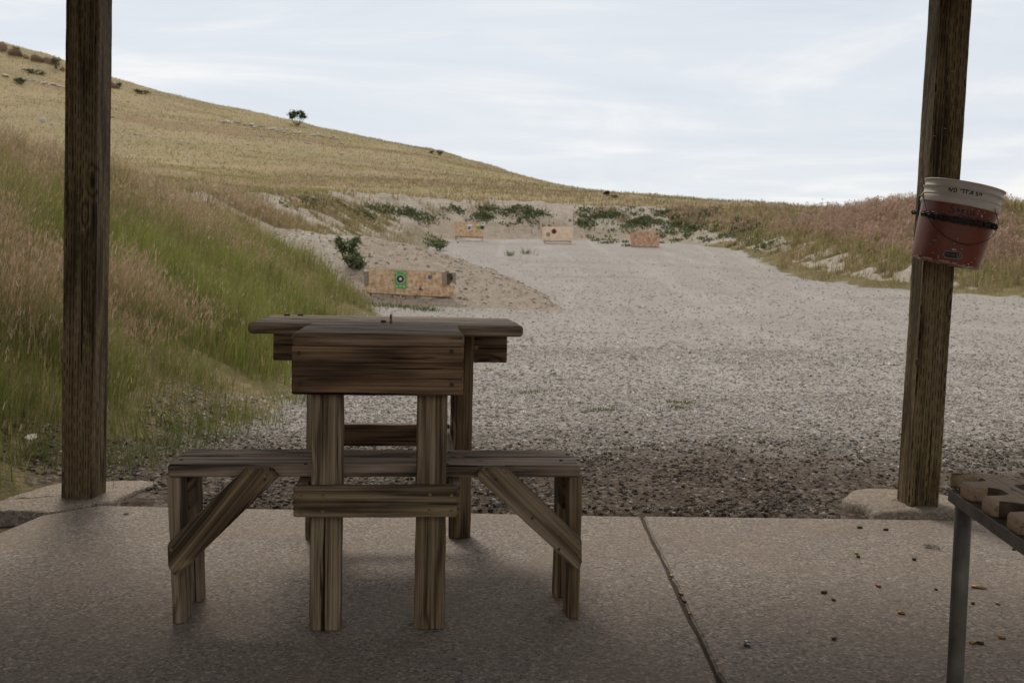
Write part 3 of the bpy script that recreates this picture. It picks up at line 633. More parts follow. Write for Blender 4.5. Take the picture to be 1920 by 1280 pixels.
def strokes(name, lst, wd, mat, off=.0009, conv=None):
    bm = bmesh.new()
    for st in lst:
        pts = []
        for a, b in zip(st, st[1:]):
            for k in range(4):
                q = (a[0]+(b[0]-a[0])*k/4, a[1]+(b[1]-a[1])*k/4); q = conv(*q) if conv else q; s = surf(q[0], q[1], off)
                if s: pts.append(s)
        q = conv(*st[-1]) if conv else st[-1]; s = surf(q[0], q[1], off)
        if s: pts.append(s)
        if len(pts) > 1: ribbon_mesh(bm, pts, wd)
    return bm_obj(name, bm, mat, bucket)
z16 = lambda x, y: (1765+x/16, 340+y/16)
strokes('lettering', [[(215, 295), (250, 190)], [(250, 190), (300, 310)], [(300, 310), (345, 195)], [(390, 215), (375, 320)], [(375, 205), (440, 215), (468, 265), (440, 315), (375, 322)],
    [(565, 268), (620, 240), (700, 244), (800, 262)], [(692, 246), (655, 358)], [(765, 270), (750, 375)], [(755, 300), (790, 270), (830, 290)], [(835, 395), (935, 290)], [(935, 290), (950, 405)], [(870, 365), (965, 360)],
    [(1110, 330), (1055, 335), (1050, 372), (1100, 395), (1085, 430), (1025, 425)], [(1165, 345), (1150, 430)], [(1215, 355), (1200, 442)], [(1160, 390), (1208, 396)]], .0040, M_INK, .0012, z16)
strokes('lettering', [[(430, 725), (330, 735), (285, 790), (350, 840), (400, 880), (340, 930), (190, 915)], [(510, 760), (480, 925)], [(485, 880), (530, 840), (550, 925)],
    [(610, 900), (690, 880), (660, 850), (600, 880), (610, 940), (690, 960)], [(800, 830), (770, 1000), (850, 1010)], [(900, 850), (870, 1000), (950, 1010)], [(1030, 890), (960, 890), (950, 930), (1000, 960), (980, 1010), (940, 1000)],
    [(490, 1050), (560, 1010), (660, 1030), (680, 1080), (600, 1120), (520, 1110)], [(740, 1040), (725, 1130)], [(800, 1110), (830, 1060), (860, 1120)], [(950, 1070), (900, 1110), (950, 1150)], [(1110, 1060), (1090, 1150)]], .0042, M_INK, .0010, z16)
# label printed near the base: black capsule with a pale outline and a blocky hooked sign
zb = lambda x, y: (1700+x*.08593, 400+y*.08593)
def patch(name, pts, mat, off, conv):
    """a printed or chipped area lying on the curved wall"""
    bm = bmesh.new(); n = len(pts); cx = sum(p[0] for p in pts)/n; cy = sum(p[1] for p in pts)/n; xs = [p[0] for p in pts]; K = 8 if max(xs)-min(xs) > 80 else 1
    cc = bm.verts.new(surf(*conv(cx, cy), off)); prev = None
    for k in range(1, K+1):
        ring = [bm.verts.new(surf(*conv(cx+(x-cx)*k/K, cy+(y-cy)*k/K), off)) for x, y in pts]
        for i in range(n):
            if prev: bm.faces.new((prev[i], ring[i], ring[(i+1) % n], prev[(i+1) % n]))
            else: bm.faces.new((cc, ring[i], ring[(i+1) % n]))
        prev = ring
    return bm_obj(name, bm, mat, bucket)
def capsule(x0, y0, x1, y1, r, n=10, m=6):
    d = Vector((x1-x0, y1-y0)).normalized(); a0 = math.atan2(d.y, d.x); pts = []
    for k in range(n+1): a = a0+math.pi/2+k/n*math.pi; pts.append((x0+r*math.cos(a), y0+r*math.sin(a)))
    for k in range(n+1): a = a0-math.pi/2+k/n*math.pi; pts.append((x1+r*math.cos(a), y1+r*math.sin(a)))
    h = n+1; A_, B_, C_, D_ = pts[h-1], pts[h], pts[-1], pts[0]
    s1 = [(A_[0]+(B_[0]-A_[0])*k/m, A_[1]+(B_[1]-A_[1])*k/m) for k in range(1, m)]; s2 = [(C_[0]+(D_[0]-C_[0])*k/m, C_[1]+(D_[1]-C_[1])*k/m) for k in range(1, m)]
    return pts[:h]+s1+pts[h:]+s2
cap_ = capsule(880, 893, 1145, 925, 72); patch('printed_label', cap_, M_LOGO, .0008, zb)
strokes('label_outline', [cap_+[cap_[0]]], .0016, M_LOGOW, .0012, zb)
strokes('label_sign', [[(1185, 893), (1150, 890), (1145, 925), (1175, 930), (1170, 965), (1110, 960), (1098, 935), (1105, 885)]], .0016, M_LOGOW, .0013, zb)
strokes('label_text', [[(840+i*32, 884+i*4.2), (862+i*32, 887+i*4.2)] for i in range(7)], .0009, M_LOGOW, .0013, zb)
rr0 = random.Random(5)
def chip(cx, cy, w_, h_, mat, conv=zb):
    pts = [(cx+w_*math.cos(a)*rr0.uniform(.6, 1.1), cy+h_*math.sin(a)*rr0.uniform(.6, 1.1)) for a in [k/9*2*math.pi for k in range(9)]]
    return patch('paint_chip', pts, mat, .0009, conv)
for c in ((1020, 785, 35, 28), (1070, 800, 30, 18), (1640, 60, 24, 38), (1548, 15, 14, 12), (1812, 112, 10, 20), (395, 160, 13, 12), (1115, 555, 14, 12), (1040, 657, 14, 10), (1207, 775, 14, 10), (240, 910, 20, 12),
          (308, 872, 16, 10), (565, 858, 42, 9), (688, 960, 12, 58), (270, 975, 50, 16), (1350, 1105, 22, 18), (1320, 1187, 32, 14), (700, 510, 8, 22), (1420, 1070, 14, 8), (1490, 985, 9, 18), (545, 1018, 20, 7)): chip(*c, M_CHIP)
for c in ((925, 855, 20, 16), (1125, 895, 34, 16), (1305, 942, 22, 18), (1090, 985, 16, 20)): chip(*c, M_CHIP, z16)
for c in ((615, 590, 60, 20), (505, 672, 34, 34), (340, 350, 40, 22)): chip(*c, M_BLUE)
# tubes
def tube(name, pts, r, mat, parent=None, seg=8, closed=False, M=None, bm=None):
    own = bm is None
    if own: bm = bmesh.new()
    n = len(pts); rings = []; up = None
    for i, p in enumerate(pts):
        if closed: d = pts[(i+1) % n]-pts[i-1]
        else: d = pts[min(i+1, n-1)]-pts[max(i-1, 0)]
        d.normalize()
        if up is None: up = d.orthogonal().normalized()
        up = (up-d*up.dot(d)).normalized(); s = d.cross(up)
        rings.append([bm.verts.new(p+(up*math.cos(k/seg*2*math.pi)+s*math.sin(k/seg*2*math.pi))*r) for k in range(seg)])
    pr_ = list(zip(rings, rings[1:]))+([(rings[-1], rings[0])] if closed else [])
    for a, b in pr_:
        for k in range(seg): bm.faces.new((a[k], a[(k+1) % seg], b[(k+1) % seg], b[k]))
    if not closed: bm.faces.new(rings[0][::-1]); bm.faces.new(rings[-1])
    if own: return bm_obj(name, bm, mat, parent, M, smooth=True)
def spline(P, n=8):
    out = []; P = [P[0]*2-P[1]]+P+[P[-1]*2-P[-2]]
    for i in range(1, len(P)-2):
        for k in range(n):
            t = k/n; out.append(.5*((2*P[i])+(P[i+1]-P[i-1])*t+(2*P[i-1]-5*P[i]+4*P[i+1]-P[i+2])*t*t+(3*P[i]-P[i-1]-3*P[i+1]+P[i+2])*t**3))
    out.append(P[-2]); return out
hp = []
for x, y in ((1731, 366), (1732, 372), (1736, 390), (1743, 411), (1757, 430), (1775, 444), (1792, 453), (1815, 458.5), (1836, 456), (1853, 449), (1863, 440), (1871.5, 424), (1870, 410), (1866.5, 397)):
    s = surf(x, y, .010); hp.append(s if s else MBi @ atY(x, y, bb.y-.02))
tube('wire_handle', spline(hp), .0016, M_WIRE, bucket)
for x, y in ((1730, 366), (1866, 394)):
    s = surf(x, y, .008) or MBi @ atY(x, y, bb.y); lump('handle_ear', s, .009, M_WHT, bucket, (1, 1, 1), 2)
# chain (world space, one hanging thing)
cpts = []
for x, y in ((1728, 400), (1745, 404.5), (1765, 409), (1790, 413.5), (1815, 417.5), (1840, 421.5), (1858, 424.5), (1864, 427)):
    s = surf(x, y, .010); s = s if s else MBi @ atY(x, y, bb.y-.03); cpts.append(MB @ s)
zc_ = cpts[0].z; pw = Vector((br_.x+.012*0, br_.y, 0)); lx = atY(1742, 395, br_.y).x
back = [Vector((cpts[-1].x-.004, br_.y-.02, cpts[-1].z+.02)), Vector((cpts[-1].x-.05, br_.y+.155, zc_+.01)), Vector((lx-.01, br_.y+.155, zc_+.03)), Vector((lx-.006, br_.y+.02, zc_+.02))]
def link_mesh(bm, c, d, nrm, L=.026, W=.017, r=.0034):
    d = d.normalized(); nrm = (nrm-d*nrm.dot(d)).normalized(); s = d.cross(nrm); pts = []
    for k in range(14):
        a = k/14*2*math.pi; x = math.cos(a); y = math.sin(a); pts.append(c+d*(x*W/2+math.copysign((L-W)/2, x))+s*(y*W/2))
    tube('', pts, r, None, seg=6, closed=True, bm=bm)
bm = bmesh.new()
def run(P, ph=0, step=.019, off=Vector()):
    S = spline(P, 16); acc = 0; k = 0; last = S[0]
    for a, b in zip(S, S[1:]):
        acc += (b-a).length
        if acc > step:
            acc = 0; d = b-a; c0 = MB @ Vector((0, 0, .2)); rad = (b-Vector((c0.x, c0.y, b.z))).normalized(); tang = d.normalized().cross(rad)
            link_mesh(bm, b+off, d, rad if (k+ph) % 2 else (rad*.6+tang*.8)); k += 1
run(cpts+back+[cpts[0]]); run([p+Vector((0, 0, .007)) for p in cpts], 1, .021, Vector((.004, -.004, 0)))
kx = [Vector((lx-.012, br_.y+.04, atY(x, y, br_.y+.04).z)) for x, y in ((1727, 366), (1722, 374), (1720, 384), (1721, 393), (1724, 400), (1729, 406))]
run(kx, 0, .012); run([p+Vector((-.006, -.012, 0)) for p in kx], 1, .013); run([p+Vector((-.004, .022, .003)) for p in kx], 1, .017)
tag(bm_obj('chain', bm, M_CHAIN, smooth=True), 'dark steel chain wrapped round the tilted bucket and its post', 'chain')
# ---------------------------------------------------------------- rack at right: notched board on a pipe leg
rack = empty('gun_rest_rack', (0, 0, 0), 0, 'notched tan wooden rest on a grey steel pipe leg, cut off by the right edge', 'rack')
zR = .575
pe = atZ(1768, 880, zR); pn1 = atZ(1785, 908, zR-.02); 
c_end = atZ(1772, 884, zR); c_q = atZ(1905, 969, zR); dirR = (c_q-c_end); dirR.z = 0; dirR.normalize(); wR = Vector((-dirR.y, dirR.x, 0)); 
if wR.x < 0: wR = -wR
def rack_board():
    Ln, Wd, n = 2.2, .185, 14; pitch = .158; out = []
    def side(sgn, phase):
        pts = []; N = int(Ln/.008)
        for i in range(N+1):
            x = Ln*i/N; k = ((x+phase) % pitch)/pitch; dist = abs(k-.5)*pitch     # notch centred at k = .5
            hw_ = .042; dep = .060
            dn = 0
            if dist < hw_: dn = dep*min(1, math.sqrt(max(0, 1-(dist/hw_)**2))*1.25)
            elif dist < hw_+.018: q = 1-(dist-hw_)/.018; dn = .010*q*q
            if x < .05: dn = max(dn, .05-math.sqrt(max(0, .05**2-(.05-x)**2)))
            pts.append((x, sgn*(Wd/2-dn)))
        return pts
    a = side(-1, .010); b = side(1, .065)[::-1]; P = a+b; bm = bmesh.new(); T = .038
    def ringz(z, ins):
        r = []
        m = len(P)
        for i, (x, y) in enumerate(P):
            pa, pb = P[i-1], P[(i+1) % m]; t_ = Vector((pb[0]-pa[0], pb[1]-pa[1])); t_ = t_.normalized() if t_.length > 1e-9 else Vector((1, 0)); nn = Vector((-t_.y, t_.x))
            r.append(bm.verts.new((x+nn.x*ins, y+nn.y*ins, z)))
        return r
    R = [ringz(z, i) for z, i in ((0, .008), (.0015, .004), (.005, .0012), (.012, 0), (T-.010, 0), (T-.005, .0015), (T-.0015, .005), (T, .010))]
    m = len(P)
    for r0, r1 in zip(R, R[1:]):
        for i in range(m):
            f_ = bm.faces.new((r0[i], r0[(i+1) % m], r1[(i+1) % m], r1[i]))
            if abs(P[i][1]) < Wd/2-.014 and P[i][0] > .06: f_.material_index = 1     # second, darker brown material inside the notches
    for r_, rev in ((R[0], True), (R[-1], False)):
        N = m//2
        for i in range(N-1):
            q = (r_[i], r_[i+1], r_[m-2-i], r_[m-1-i]); 
            try: bm.faces.new(q[::-1] if rev else q)
            except ValueError: pass
    return bm
ce = c_end+wR*.0925
MR = Matrix(((dirR.x, wR.x, 0, ce.x), (dirR.y, wR.y, 0, ce.y), (0, 0, 1, zR-.038), (0, 0, 0, 1)))
if MR.to_3x3().determinant() < 0: MR.col[1] = -MR.col[1]
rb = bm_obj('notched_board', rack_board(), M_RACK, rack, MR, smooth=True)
rb.data.materials.append(plain('dark_notch_wood', (.075, .045, .028), .85, var=.4, scale=40))
M_GALV = plain('galvanised_pipe', (.14, .125, .105), .62, .35, var=.4, scale=14); M_FLAT = plain('weathered_steel_bar', (.13, .11, .09), .65, .5, var=.4)
board('steel_bar', c_end+dirR*.03+wR*.026+Vector((0, 0, -.0535)), c_end+dirR*2.1+wR*.026+Vector((0, 0, -.0535)), .05, .030, wR, rack, M_FLAT, .002, amp=.0003)
pc = c_end+dirR*.075+wR*.045; pc = atY(1808, 925, pc.y) if abs(atY(1808, 925, pc.y).x-pc.x) < .1 else pc
for k_, q_ in (('pipe_leg', pc), ('pipe_leg', pc+dirR*1.9)):
    tube(k_, [Vector((q_.x, q_.y, z)) for z in (.0035, .1, .3, zR-.0695)], .0200, M_GALV, rack, 28)
for x, y in ((1826, 876.5), (1900, 918)):
    p = atZ(x, y, zR); slot = [p+dirR*.018*math.cos(a)+wR*.005*math.sin(a) for a in [k/12*2*math.pi for k in range(12)]]
    bm = bmesh.new(); bm.faces.new([bm.verts.new(Vector((q.x, q.y, zR+.0006))) for q in slot]); bm_obj('bolt_slot', bm, M_SCREWD, rack)
# ---------------------------------------------------------------- target boards
def mat_osb(name, a, b, c_):
    t = NT(name); P = t.coord(); v1 = t.voro(t.map(P, (9, 9, 26), rot=(0, .4, 0)), 1, 'Color'); v2 = t.voro(t.map(P, (22, 9, 8), (3, 1, 2), rot=(0, -.5, 0)), 1, 'Color')
    s = t.new('ShaderNodeSeparateColor'); t.put(s.inputs[0], v1); s2 = t.new('ShaderNodeSeparateColor'); t.put(s2.inputs[0], v2)
    k = t.ramp(t.math('MULTIPLY', t.math('ADD', s.outputs[0], s2.outputs[1]), .5), [(.12, a), (.9, c_), (.5, b)])
    k = t.mix(t.step(t.noise(P, 3, 5, .7), .55, .72, 0, .6), k, a); k = t.mix(t.step(t.voro(P, 13), .07, .1, .8, 0), k, (.10, .075, .055))
    return t.fin(k, .85, t.bump(s.outputs[0], .004, .5))
M_OSB = mat_osb('strand_board', (.40, .235, .13), (.60, .41, .26), (.74, .56, .39)); M_OSB2 = mat_osb('pale_strand_board', (.58, .42, .28), (.74, .57, .42), (.80, .65, .51)); M_OSB3 = mat_osb('rusty_strand_board', (.30, .155, .09), (.50, .30, .19), (.62, .42, .29))
M_LUM = plain('frame_lumber', (.16, .115, .075), .8); M_PAPER = plain('white_paper', (.72, .71, .68), .8, var=.08); M_GREEN = plain('green_paper', (.115, .36, .08), .7, var=.12); M_BLK = plain('black_print', (.03, .026, .028), .7, var=.2)
M_BROWN = plain('dark_hole', (.055, .032, .022), .9); M_ORNG = plain('orange_ring', (.36, .15, .07), .8); M_GREYP = plain('grey_plywood', (.27, .225, .18), .8); M_DKW = plain('splintered_wood', (.085, .06, .035), .9, var=.7, scale=12)
class Frame:
    def __init__(s, P00, P10, root):          # bottom-left / bottom-right in the world
        s.o = P00; s.x = (P10-P00).normalized(); s.z = Vector((0, 0, 1)); s.z = (s.z-s.x*s.z.dot(s.x)).normalized(); s.n = s.x.cross(s.z)*1; s.root = root   # n points to the camera (-Y)
        if s.n.y > 0: s.n = -s.n
        s.inv = root.matrix_basis.inverted() if root else Matrix()
    def uv(s, px, py):
        r = ray(px, py); k = (s.o-CAMP).dot(s.n)/r.dot(s.n); p = CAMP+r*k-s.o; return p.dot(s.x), p.dot(s.z)
def slab_poly(name, F, pix, off, th, mat, parent, label=None):
    uv = [F.uv(*p) for p in pix]; bm = bmesh.new(); f = [bm.verts.new(F.o+F.x*u+F.z*v+F.n*off) for u, v in uv]; b = [bm.verts.new(F.o+F.x*u+F.z*v+F.n*(off-th)) for u, v in uv]
    n = len(f); bm.faces.new(f); bm.faces.new(b[::-1])
    for i in range(n): bm.faces.new((f[i], b[i], b[(i+1) % n], f[(i+1) % n]))
    rl = parent.location if parent and parent.parent is None else Vector()
    o = bm_obj(name, bm, mat, parent, Matrix.Translation(-F.root.location)); return tag(o, label)
def circ(cx, cy, r, n=28, a0=0): return [(cx+r*math.cos(k/n*2*math.pi), cy+r*math.sin(k/n*2*math.pi)) for k in range(n)]
def annulus(name, F, cx, cy, r0, r1, off, mat, parent, n=32):
    bm = bmesh.new(); a = [bm.verts.new(F.o+F.x*u+F.z*v+F.n*off) for u, v in [F.uv(*p) for p in circ(cx, cy, r0, n)]]; b = [bm.verts.new(F.o+F.x*u+F.z*v+F.n*off) for u, v in [F.uv(*p) for p in circ(cx, cy, r1, n)]]
    for i in range(n): bm.faces.new((a[i], a[(i+1) % n], b[(i+1) % n], b[i]))
    return bm_obj(name, bm, mat, parent, Matrix.Translation(-F.root.location))
def target_root(label, px, py, Y):
    p = atY(px, py, Y); return empty('target_stand', (p.x, p.y, hz1(p.x, p.y)), 0, label, 'target stand', 'plywood target stands on the range')
def legs(F, lst, root, w_=.03):
    for x, y in lst:
        u, v = F.uv(x, y); p = F.o+F.x*u+F.z*v-F.n*.06; zg = hz1(p.x, p.y)-.06
        board('leg', Vector((p.x, p.y, zg))-root.location, Vector((p.x, p.y, p.z+.25))-root.location, w_, w_, XA, root, M_LUM, .004)
rt = target_root('wide strand-board target nearest the bench, with a green bullseye sheet', 768, 560, 22.0)
Fn = Frame(atY(690, 549.5, 22), atY(843, 557.5, 21.9), rt)
slab_poly('panel', Fn, [(684, 548), (680.6, 503.7), (706, 504.2), (740, 506.8), (790, 509), (832, 511.5), (837, 512), (837, 533), (853, 536.5), (850.5, 556.5), (770, 553.5)], 0, .012, M_OSB, rt)
slab_poly('side_strip', Fn, [(682.8, 509), (691.5, 509.3), (691.5, 534.5), (683, 534)], .016, .014, M_GREYP, rt, 'grey plywood strip')
slab_poly('side_strip', Fn, [(828.5, 512), (837.5, 511), (838, 534), (829.5, 533)], .018, .014, M_GREYP, rt)
slab_poly('broken_corner', Fn, [(837.4, 511.4), (847, 512), (849.5, 520), (853.5, 526), (846, 528), (843, 534), (837.4, 534)], .008, .012, M_DKW, rt, 'dark splintered corner')
slab_poly('corner_scrap', Fn, [(846, 511), (855, 511), (855, 534), (848, 528), (850, 520)], .020, .012, M_GREYP, rt)
slab_poly('bottom_rail', Fn, [(690, 548.6), (843, 556.6), (843, 559), (690, 550.6)], -.014, .05, M_LUM, rt)
slab_poly('top_rail', Fn, [(682, 503.2), (835, 510.7), (835, 512), (682, 505)], -.014, .05, M_LUM, rt)
legs(Fn, ((694, 549), (735, 551), (820, 556), (842, 557.5)), rt)
sheet = slab_poly('paper_target', Fn, [(740, 508), (761.8, 508.6), (762.2, 541.6), (740.4, 540.6)], .006, .004, M_GREEN, rt, 'bright green bullseye sheet')
annulus('ring', Fn, 750.7, 523, 7.4, 8.2, .009, M_PAPER, rt); slab_poly('bullseye', Fn, circ(750.7, 523, 7.3), .0095, .002, M_BLK, rt); slab_poly('bullseye_centre', Fn, circ(750.9, 522.8, 2.7), .012, .002, M_PAPER, rt)
for x, y in ((743.5, 536.7), (750.8, 536.2), (757.6, 536.8)): annulus('small_ring', Fn, x, y, 1.1, 1.9, .009, M_PAPER, rt, 14)
for x, y in ((743, 511.5), (758.8, 511.8)): slab_poly('small_mark', Fn, circ(x, y, 1.3, 8), .009, .002, M_PAPER, rt)
slab_poly('dark_patch', Fn, [(802, 517), (809.5, 515.5), (810, 521), (806, 524), (803, 522)], .007, .004, M_BLUE, rt)
slab_poly('dark_patch', Fn, [(786, 541), (788, 536), (789.5, 540), (793.5, 543.5), (789, 544.5), (786, 543)], .007, .004, M_DKW, rt)
for x, y, r in ((800.5, 518.5, 1.5), (821.8, 517.4, 1.7), (724, 531.8, 1.2), (762.9, 541.2, 1.1), (770.3, 536, 1), (685.5, 507, 2.6), (690.5, 506.8, 1.6)): slab_poly('white_spot', Fn, circ(x, y, r, 9), .017, .004, M_PAPER, rt)
def far_target(label, box, mat, Y, leg, extra=None):
    r = target_root(label, (box[0][0]+box[1][0])/2, box[1][1], Y); F = Frame(atY(*box[0], Y), atY(*box[1], Y), r)
    slab_poly('panel', F, box, 0, .014, mat, r)
    x0, y0, x1, y1 = box[0][0], box[0][1], box[1][0], box[1][1]
    slab_poly('bottom_rail', F, [(x0+1, y0-1.2), (x1-1, y1-1.2), (x1-1, y1+1.3), (x0+1, y0+1.3)], -.016, .09, M_LUM, r); legs(F, leg, r); return r, F
rA, FA = far_target('strand-board target at left of the far bank, with small white and green sheets', [(852, 443), (907, 444.5), (908, 418), (852, 416.3)], M_OSB, 46.9, ((855, 443), (904, 444)))
slab_poly('paper_target', FA, [(876, 421), (884, 421.3), (884, 432), (876, 432)], .01, .006, M_PAPER, rA); slab_poly('bullseye', FA, circ(880, 427.3, 3.1, 12), .016, .004, M_BLK, rA); slab_poly('bullseye_centre', FA, circ(880, 427.3, 1., 10), .021, .004, M_PAPER, rA)
slab_poly('paper_target', FA, [(893, 424), (901, 424.2), (901, 429.5), (893, 429.3)], .01, .006, M_GREEN, rA); slab_poly('paper_target', FA, [(901, 423.5), (907.5, 423.7), (907.5, 429.5), (901, 429.4)], .012, .006, M_BLK, rA)
slab_poly('paper_target', FA, [(902.5, 416), (908.8, 416.3), (908.6, 422.8), (902.5, 422.6)], .014, .006, M_PAPER, rA); slab_poly('bullseye', FA, circ(905.3, 418.8, 1.7, 10), .020, .004, M_BLK, rA)
rB, FB = far_target('pale strand-board target with one round shot-out hole, centre of the far bank', [(1017.5, 451.5), (1073, 452), (1074.3, 425.2), (1017, 424.8)], M_OSB2, 46.3, ((1022, 451), (1069, 451.5)))
slab_poly('hole_ring', FB, circ(1038.8, 433.8, 5.0, 20), .006, .004, M_ORNG, rB); slab_poly('shot_hole', FB, circ(1038.8, 433.8, 3.9, 20), .012, .004, M_BROWN, rB); slab_poly('smudge', FB, circ(1028, 439.6, 4, 12), .005, .003, M_GREYP, rB)
rC, FC = far_target('rusty brown strand-board target, rightmost on the far bank', [(1182, 461.3), (1236, 463), (1237, 437), (1230, 435), (1185, 434.5), (1181.5, 438)], M_OSB3, 45.2, ((1188, 461), (1230, 462)))
for x, y, r in ((1217.5, 441.7, 1.2), (1202, 460, 1.3), (1215, 461, 1), (1226, 460.5, 1)): slab_poly('white_spot', FC, circ(x, y, r, 9), .006, .004, M_PAPER, rC)
slab_poly('dark_patch', FC, circ(1231.5, 438.6, 2, 9), .006, .004, M_DKW, rC); slab_poly('smudge', FC, circ(1191.5, 442.5, 3.4, 12), .005, .003, M_GREYP, rC)
# ---------------------------------------------------------------- cartridges
M_BRASS = plain('brass', (.36, .24, .10), .42, 1., var=.3, scale=150); M_BRASSD = plain('tarnished_brass', (.085, .055, .028), .55, .7, var=.4, scale=150)
M_COPPER = plain('copper', (.26, .125, .07), .45, 1., var=.2); M_STEEL = plain('grey_steel_case', (.30, .29, .30), .35, .9)
def case_mesh(L, r, neck=0, mouth=True):
    pr_ = [(.0001, 0), (r*.92, 0), (r, .0006), (r, .0015), (r*.82, .002), (r*.82, .0026), (r, .0034)]
    if neck: pr_ += [(r*.96, L*.72), (r*.66, L*.84), (r*.64, L)]
    else: pr_ += [(r*.97, L)]
    e = pr_[-1][0]; pr_ += [(e*.86, L), (e*.84, L*.5), (.0001, L*.5)]
    return pr_
def cartridge(name, loc, ang, L, r, mat, label, group='spent cartridge cases lying on the concrete', neck=0, upright=False, roll=0, tip=None):
    root = None
    M = Matrix.Translation(loc) @ (Matrix() if upright else (Matrix.Rotation(ang, 4, 'Z') @ Matrix.Rotation(math.pi/2, 4, 'Y') ))
    if not upright: M = Matrix.Translation((0, 0, r*1.0)) @ M
    o = lathe(name, case_mesh(L, r, neck), mat, None, 20, None); o.matrix_world = M; tag(o, label, 'cartridge case', group)
    if tip:
        lathe('bullet_tip', [(r*.93, L*.98), (r*.93, L+.002), (r*.86, L+.006), (r*.6, L+.011), (r*.3, L+.0135), (.0001, L+.014)], tip, o, 20)
    return o
zsl = .003
CASES = [(1612, 988, 5, .022, .0048, 'd', 'dark case lying furthest left near the slab edge, left of the right post'),
 (1661, 992, -3, .020, .0048, 'd', 'dark case near the slab edge, directly before the right post footing'),
 (1606, 1037, 70, .012, .0048, 'b', 'bright short case standing askew with a dark one touching below it'),
 (1609, 1043, 12, .012, .0045, 'd', 'small dark case touching the bright short one'),
 (1714, 1048, 20, .013, .0048, 'd', 'small dark case below and left of the clump of leaves'),
 (1647, 1098, 95, .020, .0048, 'c', 'copper-coloured case pointing towards the slab edge'),
 (1545, 1110, 0, .019, .0048, 'd', 'dark case closest to the slab joint on its right side'),
 (1563, 1124, 40, .013, .004, 'd', 'tiny dark case just below right of the one closest to the joint'),
 (1690, 1149, 8, .021, .005, 'b', 'shiny brass case lying alone in the middle of the right slab'),
 (1564, 1197, -15, .014, .0045, 'd', 'dark case alone near the bottom, above and right of the grey one'),
 (1836, 1101, 7, .050, .005, 'b', 'long bottlenecked rifle case right of the pipe leg'),
 (1871, 1131, 80, .014, .0045, 'b', 'bright case below and right of the long rifle case'),
 (1824, 1130.5, 0, .010, .004, 'd', 'tiny dark case just right of the pipe leg under the rifle case'),
 (1755, 1104, 25, .010, .0035, 'd', 'tiny dark case just left of the pipe leg'),
 (1878, 1194.5, 5, .020, .0048, 'b', 'brass case furthest right near the bottom'),
 (1824, 1204.5, -6, .019, .0048, 'b', 'brass case at the left of a touching pair right of the pipe leg'),
 (1838, 1205.5, 8, .019, .0048, 'd', 'darker case at the right of a touching pair right of the pipe leg'),
 (1901, 1029, 0, .011, .0045, 'd', 'small dark case below the far end of the notched board'),
 (1401.5, 1209, 10, .019, .0085, 's', 'thick grey case lying alone near the bottom right of the joint'),
 (1259, 1080, 60, .016, .005, 'b', 'bright case uppermost of those in the slab joint'),
 (1277, 1114, 62, .024, .0055, 'c', 'copper-coloured case wedged in the slab joint'),
 (1284, 1128, 62, .022, .005, 'd', 'dark case in the joint just below the copper one'),
 (1293, 1151, 60, .010, .005, 'b', 'bright tiny case in the joint below the dark one'),
 (1351, 1262, 65, .010, .005, 'b', 'bright case lowest in the slab joint')]
for i, (x, y, an, L_, r_, m_, lab) in enumerate(CASES):
    zc0 = -.006 if x < 1352 and i > 18 else zsl; p = atZ(x, y+2, zc0)
    a_ = math.radians(-an); d_ = Vector((math.cos(a_), math.sin(a_)/.35, 0)).normalized() if abs(an) < 50 else Vector((-.35, 1, 0)).normalized()
    if i == 10: d_ = Vector((1, -.35, 0)).normalized()
    ang = math.atan2(d_.y, d_.x); p2 = p-d_*L_/2
    cartridge('cartridge_case', (p2.x, p2.y, zc0), ang, L_, r_, {'b': M_BRASS, 'd': M_BRASSD, 'c': M_COPPER, 's': M_STEEL}[m_], lab, neck=1 if L_ > .04 else 0)
p = atZ(733, 606.8, ZT); cartridge('cartridge', (p.x, p.y, ZT+.0005), 0, .020, .0052, M_BRASS, 'copper-tipped brass round standing upright on the bench top', 'live rounds on the bench top', upright=True, tip=M_COPPER)
p = atZ(716, 605, ZT); cartridge('cartridge', (p.x, p.y, ZT+.0005), -.75, .010, .0052, M_COPPER, 'copper-tipped round lying on its side beside the upright one', 'live rounds on the bench top', tip=M_COPPER)
for x, lab in ((541, 'small case lying nearest the back left corner of the bench top'), (566, 'small case lying right of the one at the back left corner of the bench top')):
    p = atZ(x, 591.5, ZT+.001); cartridge('cartridge_case', (p.x-.01, p.y-.03, ZT+.0005), .05, .022, .004, M_BRASSD, lab, 'small cases at the back of the bench top')
# clump of dead leaves on the slab
bm = bmesh.new(); p = atZ(1743, 1026, zsl); rr = random.Random(3)
for k in range(26):
    c = Vector((p.x+rr.gauss(0, .016), p.y+rr.gauss(0, .018), zsl+.003+rr.random()*.006)); a_ = rr.random()*6.28; d1 = Vector((math.cos(a_), math.sin(a_), rr.uniform(-.2, .3)))*rr.uniform(.006, .014); d2 = Vector((-d1.y, d1.x, rr.uniform(-.003, .003)))*.35
    bm.faces.new([bm.verts.new(c+q) for q in (-d1, d2, d1+Vector((0, 0, .003)), -d2)])
tag(bm_obj('leaf_clump', bm, plain('dead_leaf', (.10, .065, .035), .8, var=.5)), 'small clump of dead brown leaves on the slab before the right post', 'leaves')
p = hit(57, 835); bm = bmesh.new(); c = Vector((p.x, p.y, p.z+.03)); bm.faces.new([bm.verts.new(c+Vector(q)) for q in ((-.035, 0, .01), (.01, -.02, 0), (.035, 0, .012), (.02, .03, .03), (-.02, .02, .025))])
tag(bm_obj('paper_scrap', bm, M_PAPER), 'white scrap of paper in the grass left of the left post', 'litter')
